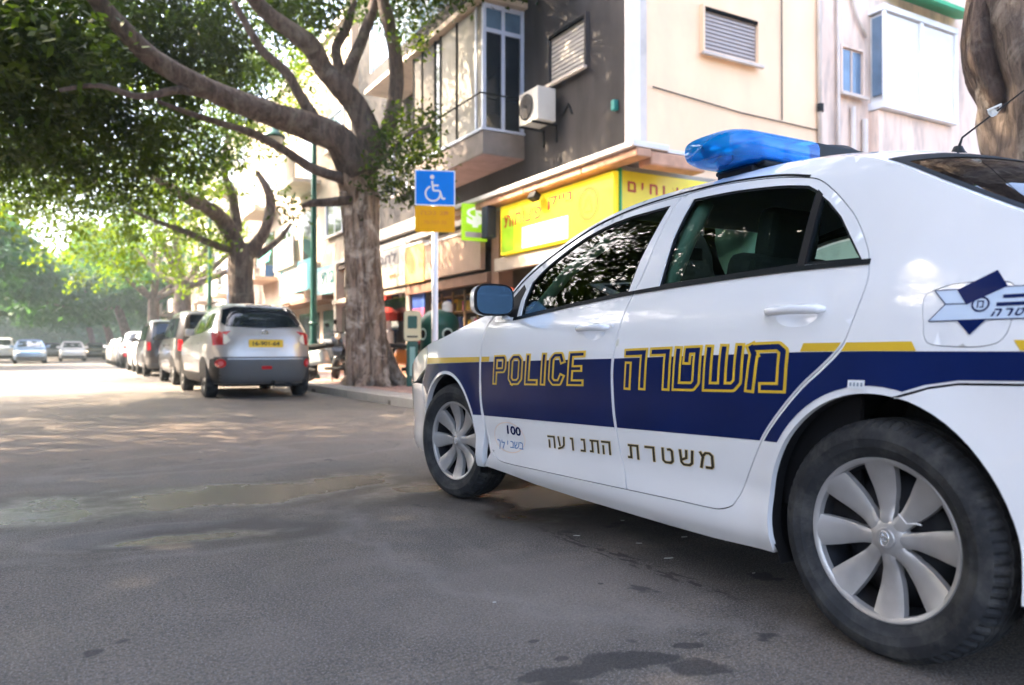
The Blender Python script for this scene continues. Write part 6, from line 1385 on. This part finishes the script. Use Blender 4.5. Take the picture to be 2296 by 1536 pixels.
def parked_car(kind, loc, rz, paint, label, group, detail=2, cat='car'):
    sh = car_shell(kind); t = thing('parked_car' if detail != 0 else 'distant_car', label, cat, loc, rz, group); suv = kind == 'suv'
    zs = sorted(set(list(np.linspace(sh.z0, sh.z1, 30 if detail else 20)) + list(sh.zs)))
    b = MB(); b.grid([sh.ring(z, 72 if detail > 1 else 44) for z in zs]); n = len(b.v); top = [tuple(p) for p in sh.ring(sh.z1, 72 if detail > 1 else 44)]
    b.add(top[:-1], [tuple(range(len(top)-1))]); bo = b.build('body', paint, t, smooth=True, norm=True)
    H = sh.z1; ra = .325 if not suv else .34; ya, yb_ = (.86, 3.46) if suv else ((.80, 3.35) if kind == 'van' else (.95, 3.58))
    for sg in (-1, 1):
        S = sh.side(sg)
        for y in (ya, yb_):
            if detail:
                b = MB(); surf(b, S, [(y+(ra+.045)*math.cos(R(a)), max(sh.z0+.005, .32+(ra+.045)*math.sin(R(a)))) for a in range(-20, 201, 10)], step=.15, off=.004); b.build('wheel_arch', M_blk, t)
            w = sh.w(.35); Mw = T(sg*(w-.095), y, ra-.005) @ roty(R(90*sg)); b = MB()
            b.lathe([(.20, .09), (.235, .105), (ra-.03, .10), (ra, .075), (ra, -.09), (.2, -.1)], 32 if detail else 18, Mw); wo = b.build('wheel', M_tyre, t, smooth=True)
            b = MB(); b.lathe([(0, .085), (.05, .085), (.19, .075), (.215, .095), (.225, .09)], 24 if detail else 12, Mw); wr_ = b.build('rim', M_cap, wo, smooth=True)
            if detail > 1:
                for k in range(5):
                    b = MB(); a = k*2*math.pi/5; b.prism([(.07*math.cos(a-.3), .07*math.sin(a-.3)), (.18*math.cos(a-.22), .18*math.sin(a-.22)), (.18*math.cos(a+.22), .18*math.sin(a+.22)), (.07*math.cos(a+.3), .07*math.sin(a+.3))], .086, .0875, Mw); b.build('spoke_gap', M_gap, wr_)
        # side glass
        if kind == 'sedan': wins = [[(1.48, .99), (2.15, .985), (2.12, 1.36), (1.72, 1.345)], [(2.22, .985), (3.02, .975), (2.55, 1.28), (2.20, 1.355)]]
        elif kind == 'van': wins = [[(.40, 1.10), (1.15, 1.09), (1.15, 1.55), (.50, 1.55)], [(1.22, 1.09), (2.05, 1.08), (2.05, 1.58), (1.22, 1.57)], [(2.12, 1.08), (3.15, 1.08), (2.62, 1.52), (2.12, 1.58)]]
        else: wins = [[(.55, 1.18), (1.05, 1.12), (1.05, 1.46), (.78, 1.44)], [(1.12, 1.11), (1.95, 1.09), (1.93, 1.50), (1.12, 1.475)], [(2.02, 1.09), (2.95, 1.07), (2.45, 1.42), (2.0, 1.50)]]
        for q in wins: b = MB(); surf(b, S, q, step=.12, off=.004); b.build('side_window', M_win, t, smooth=True)
        if detail > 1:
            for y in ((1.08, 1.99) if suv else (1.18, 2.08)):
                b = MB(); surf(b, S, [(y, .40), (y+.008, .40), (y+.008, 1.06), (y, 1.06)], step=.1, off=.003); b.build('door_seam', M_gap, t)
                b = MB(); b.tube([S(y+.12, .93, .02), S(y+.30, .93, .02)], .014, 6); b.build('handle', paint, t)
        b = MB(); yy = {'suv': 2.95, 'van': 3.1, 'sedan': 2.98}[kind]; zz = 1.12 if kind != 'sedan' else 1.0
        b.box((sg*(sh.W(yy, zz)+.12), yy, zz+.03), (.20, .10, .14)); b.build('door_mirror', paint, t, bevel=.03)
    Rr, Ff = sh.rear(), sh.front()
    b = MB()
    if suv: surf(b, Rr, [(-.60, 1.21), (-.66, 1.27), (-.60, 1.50), (-.42, 1.555), (.42, 1.555), (.60, 1.50), (.66, 1.27), (.60, 1.21), (0, 1.185)], step=.05, off=.014)
    elif kind == 'van': surf(b, Rr, [(-.66, 1.12), (-.60, 1.62), (.60, 1.62), (.66, 1.12)], step=.1, off=.004)
    else: surf(b, Rr, [(-.62, 1.04), (-.50, 1.34), (.50, 1.34), (.62, 1.04)], step=.1, off=.004)
    b.build('rear_window', M_win, t, smooth=True)
    b = MB()
    if kind == 'sedan': surf(b, Ff, [(-.66, 1.0), (-.54, 1.37), (.54, 1.37), (.66, 1.0)], step=.1, off=.004)
    else: surf(b, Ff, [(-.70, 1.12), (-.56, H-.14), (.56, H-.14), (.70, 1.12)], step=.1, off=.004)
    b.build('windscreen', M_win, t, smooth=True)
    if suv: low = .70
    else: low = .42
    for M_, nm in ((Rr, 'rear_bumper'), (Ff, 'front_bumper')):
        b = MB(); w0 = .79 if suv else .76; surf(b, M_, [(-w0, sh.z0+.01), (w0, sh.z0+.01), (w0, low), (-w0, low)], step=.05, edge=.04, off=.016, rim=.016); b.build(nm, mat('bumper_grey', (.085, .088, .092), .6) if detail and 'MBP' not in globals() else M_blk, t, smooth=True)
    if suv:
        for sg in (-1, 1):
            b = MB(); surf(b, sh.side(sg), [(.16, sh.z0+.01), (4.1, sh.z0+.01), (4.1, .42), (.50, .42), (.42, .66), (.16, .69)], step=.06, edge=.05, off=.010, rim=.01); b.build('side_cladding', M_blk, t, smooth=True)
    for sg in (-1, 1):
        b = MB()
        if suv: q = [(sg*.60, 1.05), (sg*.56, .97), (sg*.64, .90), (sg*.80, .89), (sg*.805, 1.08), (sg*.775, 1.15), (sg*.70, 1.12)]
        elif kind == 'van': q = [(sg*.70, .80), (sg*.79, .80), (sg*.785, 1.06), (sg*.71, 1.04)]
        else: q = [(sg*.52, .72), (sg*.80, .71), (sg*.80, .85), (sg*.52, .85)]
        surf(b, Rr, q, step=.04, edge=.03, off=.014, rim=.014); b.build('tail_light', M_red, t, smooth=True)
        if suv:
            b = MB(); surf(b, Rr, [(sg*.60, 1.05), (sg*.56, .97), (sg*.64, .905), (sg*.67, .905), (sg*.66, 1.08)], step=.04, off=.017); b.build('tail_light_clear', M_lamp, t)
            b = MB(); surf(b, sh.side(sg), [(.13, .90), (.34, .96), (.36, 1.08), (.20, 1.13)], step=.04, off=.014, rim=.012); b.build('tail_light_side', M_red, t)
            b = MB(); surf(b, Rr, circ(sg*.71, .59, .075, 20), step=.05, off=.026, rim=.012); fo = b.build('fog_light', M_red, t); b = MB(); surf(b, Rr, circ(sg*.71, .59, .038, 16), step=.05, off=.030); b.build('fog_lens', mat('pink_lens', (.6, .12, .15), .2), fo)
        b = MB(); zz = .70 if kind == 'sedan' else .78; surf(b, Ff, [(sg*.50, zz-.07), (sg*.84, zz-.04), (sg*.82, zz+.10), (sg*.55, zz+.06)], step=.06, off=.007, rim=.007); b.build('headlight', M_lamp, t, smooth=True)
    zp = .92 if suv else (.80 if kind == 'van' else .58)
    b = MB(); c_ = Rr(0, zp, .012); b.box(c_, (.56, .012, .13)); p = b.build('number_plate', mat('plate_yellow', (.75, .47, .02), .4), t, bevel=.003)
    b = MB(); text_surf(b, lambda a, c, off: (-.22+a, c_[1]-.006-off, zp-.035+c), '16-901-64' if suv else '38-250-71', 0, .44, 0, .07, .002, bold=.03); b.build('plate_number', M_ink, p)
    if suv:
        b = MB(); surf(b, Rr, rpoly(-.36, .36, zp-.11, zp+.12, .03), [rpoly(-.30, .30, zp-.07, zp+.07, .01)], step=.1, off=.008); b.build('plate_recess', paint, t)
        b = MB(); surf(b, Rr, rpoly(-.085, .085, .49, .545, .015), step=.1, off=.026, rim=.012); b.build('rear_fog_light', M_red, t)
        b = MB(); surf(b, Rr, [(-.62, .655), (.62, .655), (.62, .675), (-.62, .675)], step=.1, off=.022); b.build('bumper_step', mat('bumper_silver', (.35, .36, .38), .4, metal=.5), t)
        b = MB(); b.lathe([(.04, 0), (.05, .008), (.058, 0)], 18, T(*Rr(0, 1.09, .004)) @ rotx(R(90))); b.b2(-.06, .06, Rr(0, 1.09, .012)[1], Rr(0, 1.09, .004)[1], 1.083, 1.097); b.build('badge', M_chrome, t)
        b = MB(); surf(b, Rr, [(-.22, 1.575), (.22, 1.575), (.22, 1.60), (-.22, 1.60)], step=.1, off=.012, rim=.01); b.build('brake_light', mat('dark_red_lens', (.12, .01, .01), .2), t)
        b = MB(); b.tube([Rr(-.02, 1.20, .012), Rr(-.14, 1.235, .018), Rr(-.36, 1.27, .014)], .008, 5); b.build('wiper', M_blk, t)
        b = MB(); b.tube([(0, 1.2, 1.64), (0, 1.02, 1.82)], .004, 5); b.build('aerial', M_blk, t)
        b = MB(); b.tube([(.12, .15, .28), (.12, .02, .27)], .03, 10); b.b2(-.55, .55, .3, .5, .20, .26); b.b2(.15, .45, .12, .6, .18, .30); b.build('exhaust', M_blk, t)
        for sg in (-1, 1): b = MB(); b.tube([(sg*.60, .85, 1.62), (sg*.62, 1.0, 1.655), (sg*.62, 2.2, 1.64), (sg*.60, 2.35, 1.58)], .014, 6); b.build('roof_rail', M_blk, t)
    b = MB(); b.b2(-.62, .62, .3, 4.0, .17 if not suv else .2, .34); b.build('underbody', M_blk, t)
    if kind == 'sedan' and detail < 2:
        pass
    return t
def paint(n, c, metal=.5, rough=.3): return mat(n+'_paint', c, rough, metal=metal, coat=.8, var=.03, grime=.12, gcol=(.3, .27, .22))
P_sil, P_white, P_dark, P_blue, P_grey = paint('silver', (.47, .44, .41), .45, .32), paint('car_white', (.72, .72, .72), 0, .3), paint('dark_grey', (.07, .065, .065), .4), paint('pale_blue', (.22, .33, .50), .5), paint('mid_grey', (.05, .046, .045), .4)
G = 'cars parked along the right kerb'
parked_car('suv', (2.95, 13.35, 0), R(.4), P_sil, 'silver five-door car with yellow plate parked nearest behind the police car', G)
parked_car('van', (3.05, 18.9, 0), 0, P_grey, 'grey tall car squeezed directly in front of the silver one', G)
parked_car('van', (2.98, 25.6, 0), 0, P_dark, 'dark van-like car, third in the row from the silver one', G)
parked_car('sedan', (3.1, 31.4, 0), 0, P_white, 'white saloon fourth along the parked row', G, 1)
parked_car('suv', (3.05, 37.6, 0), 0, P_white, 'white tall car fifth along the parked row', G, 1)
parked_car('sedan', (3.1, 43.4, 0), 0, P_sil, 'silver saloon sixth along the parked row', G, 0)
parked_car('sedan', (3.1, 49.6, 0), 0, P_white, 'white saloon last in the parked row', G, 0)
G2 = 'cars coming along the far street'
parked_car('sedan', (-1.9, 58.5, 0), R(183), P_blue, 'pale blue saloon coming towards us at the far left', G2, 1)
parked_car('sedan', (.55, 69.5, 0), R(181), P_white, 'white saloon coming along mid-street right of the pale blue one', G2, 1)
parked_car('sedan', (2.4, 80, 0), R(180), P_grey, 'grey car far off between the white saloon and the parked row', G2, 0)
parked_car('van', (-4.0, 72, 0), R(180), P_white, 'white van-like car cut by the left picture edge', G2, 0)
parked_car('sedan', (-.9, 84, 0), R(180), P_dark, 'dark car far behind the pale blue saloon', G2, 0)
parked_car('sedan', (1.0, 96, 0), R(180), P_sil, 'tiny silver car farthest down the street', G2, 0)
# ================================================================ haze over the street
def haze():
    b = MB(); b.b2(-60, 40, -12, 200, -1.2, 24)
    N = NT('haze'); v = N.new('ShaderNodeVolumePrincipled'); v.inputs['Color'].default_value = (.74, .93, 1, 1); v.inputs['Density'].default_value = .0011; v.inputs['Anisotropy'].default_value = .45
    N.link(v.outputs[0], N.out.inputs['Volume'])
    o = b.build('haze', N.m); setp(o, kind='stuff')
haze()
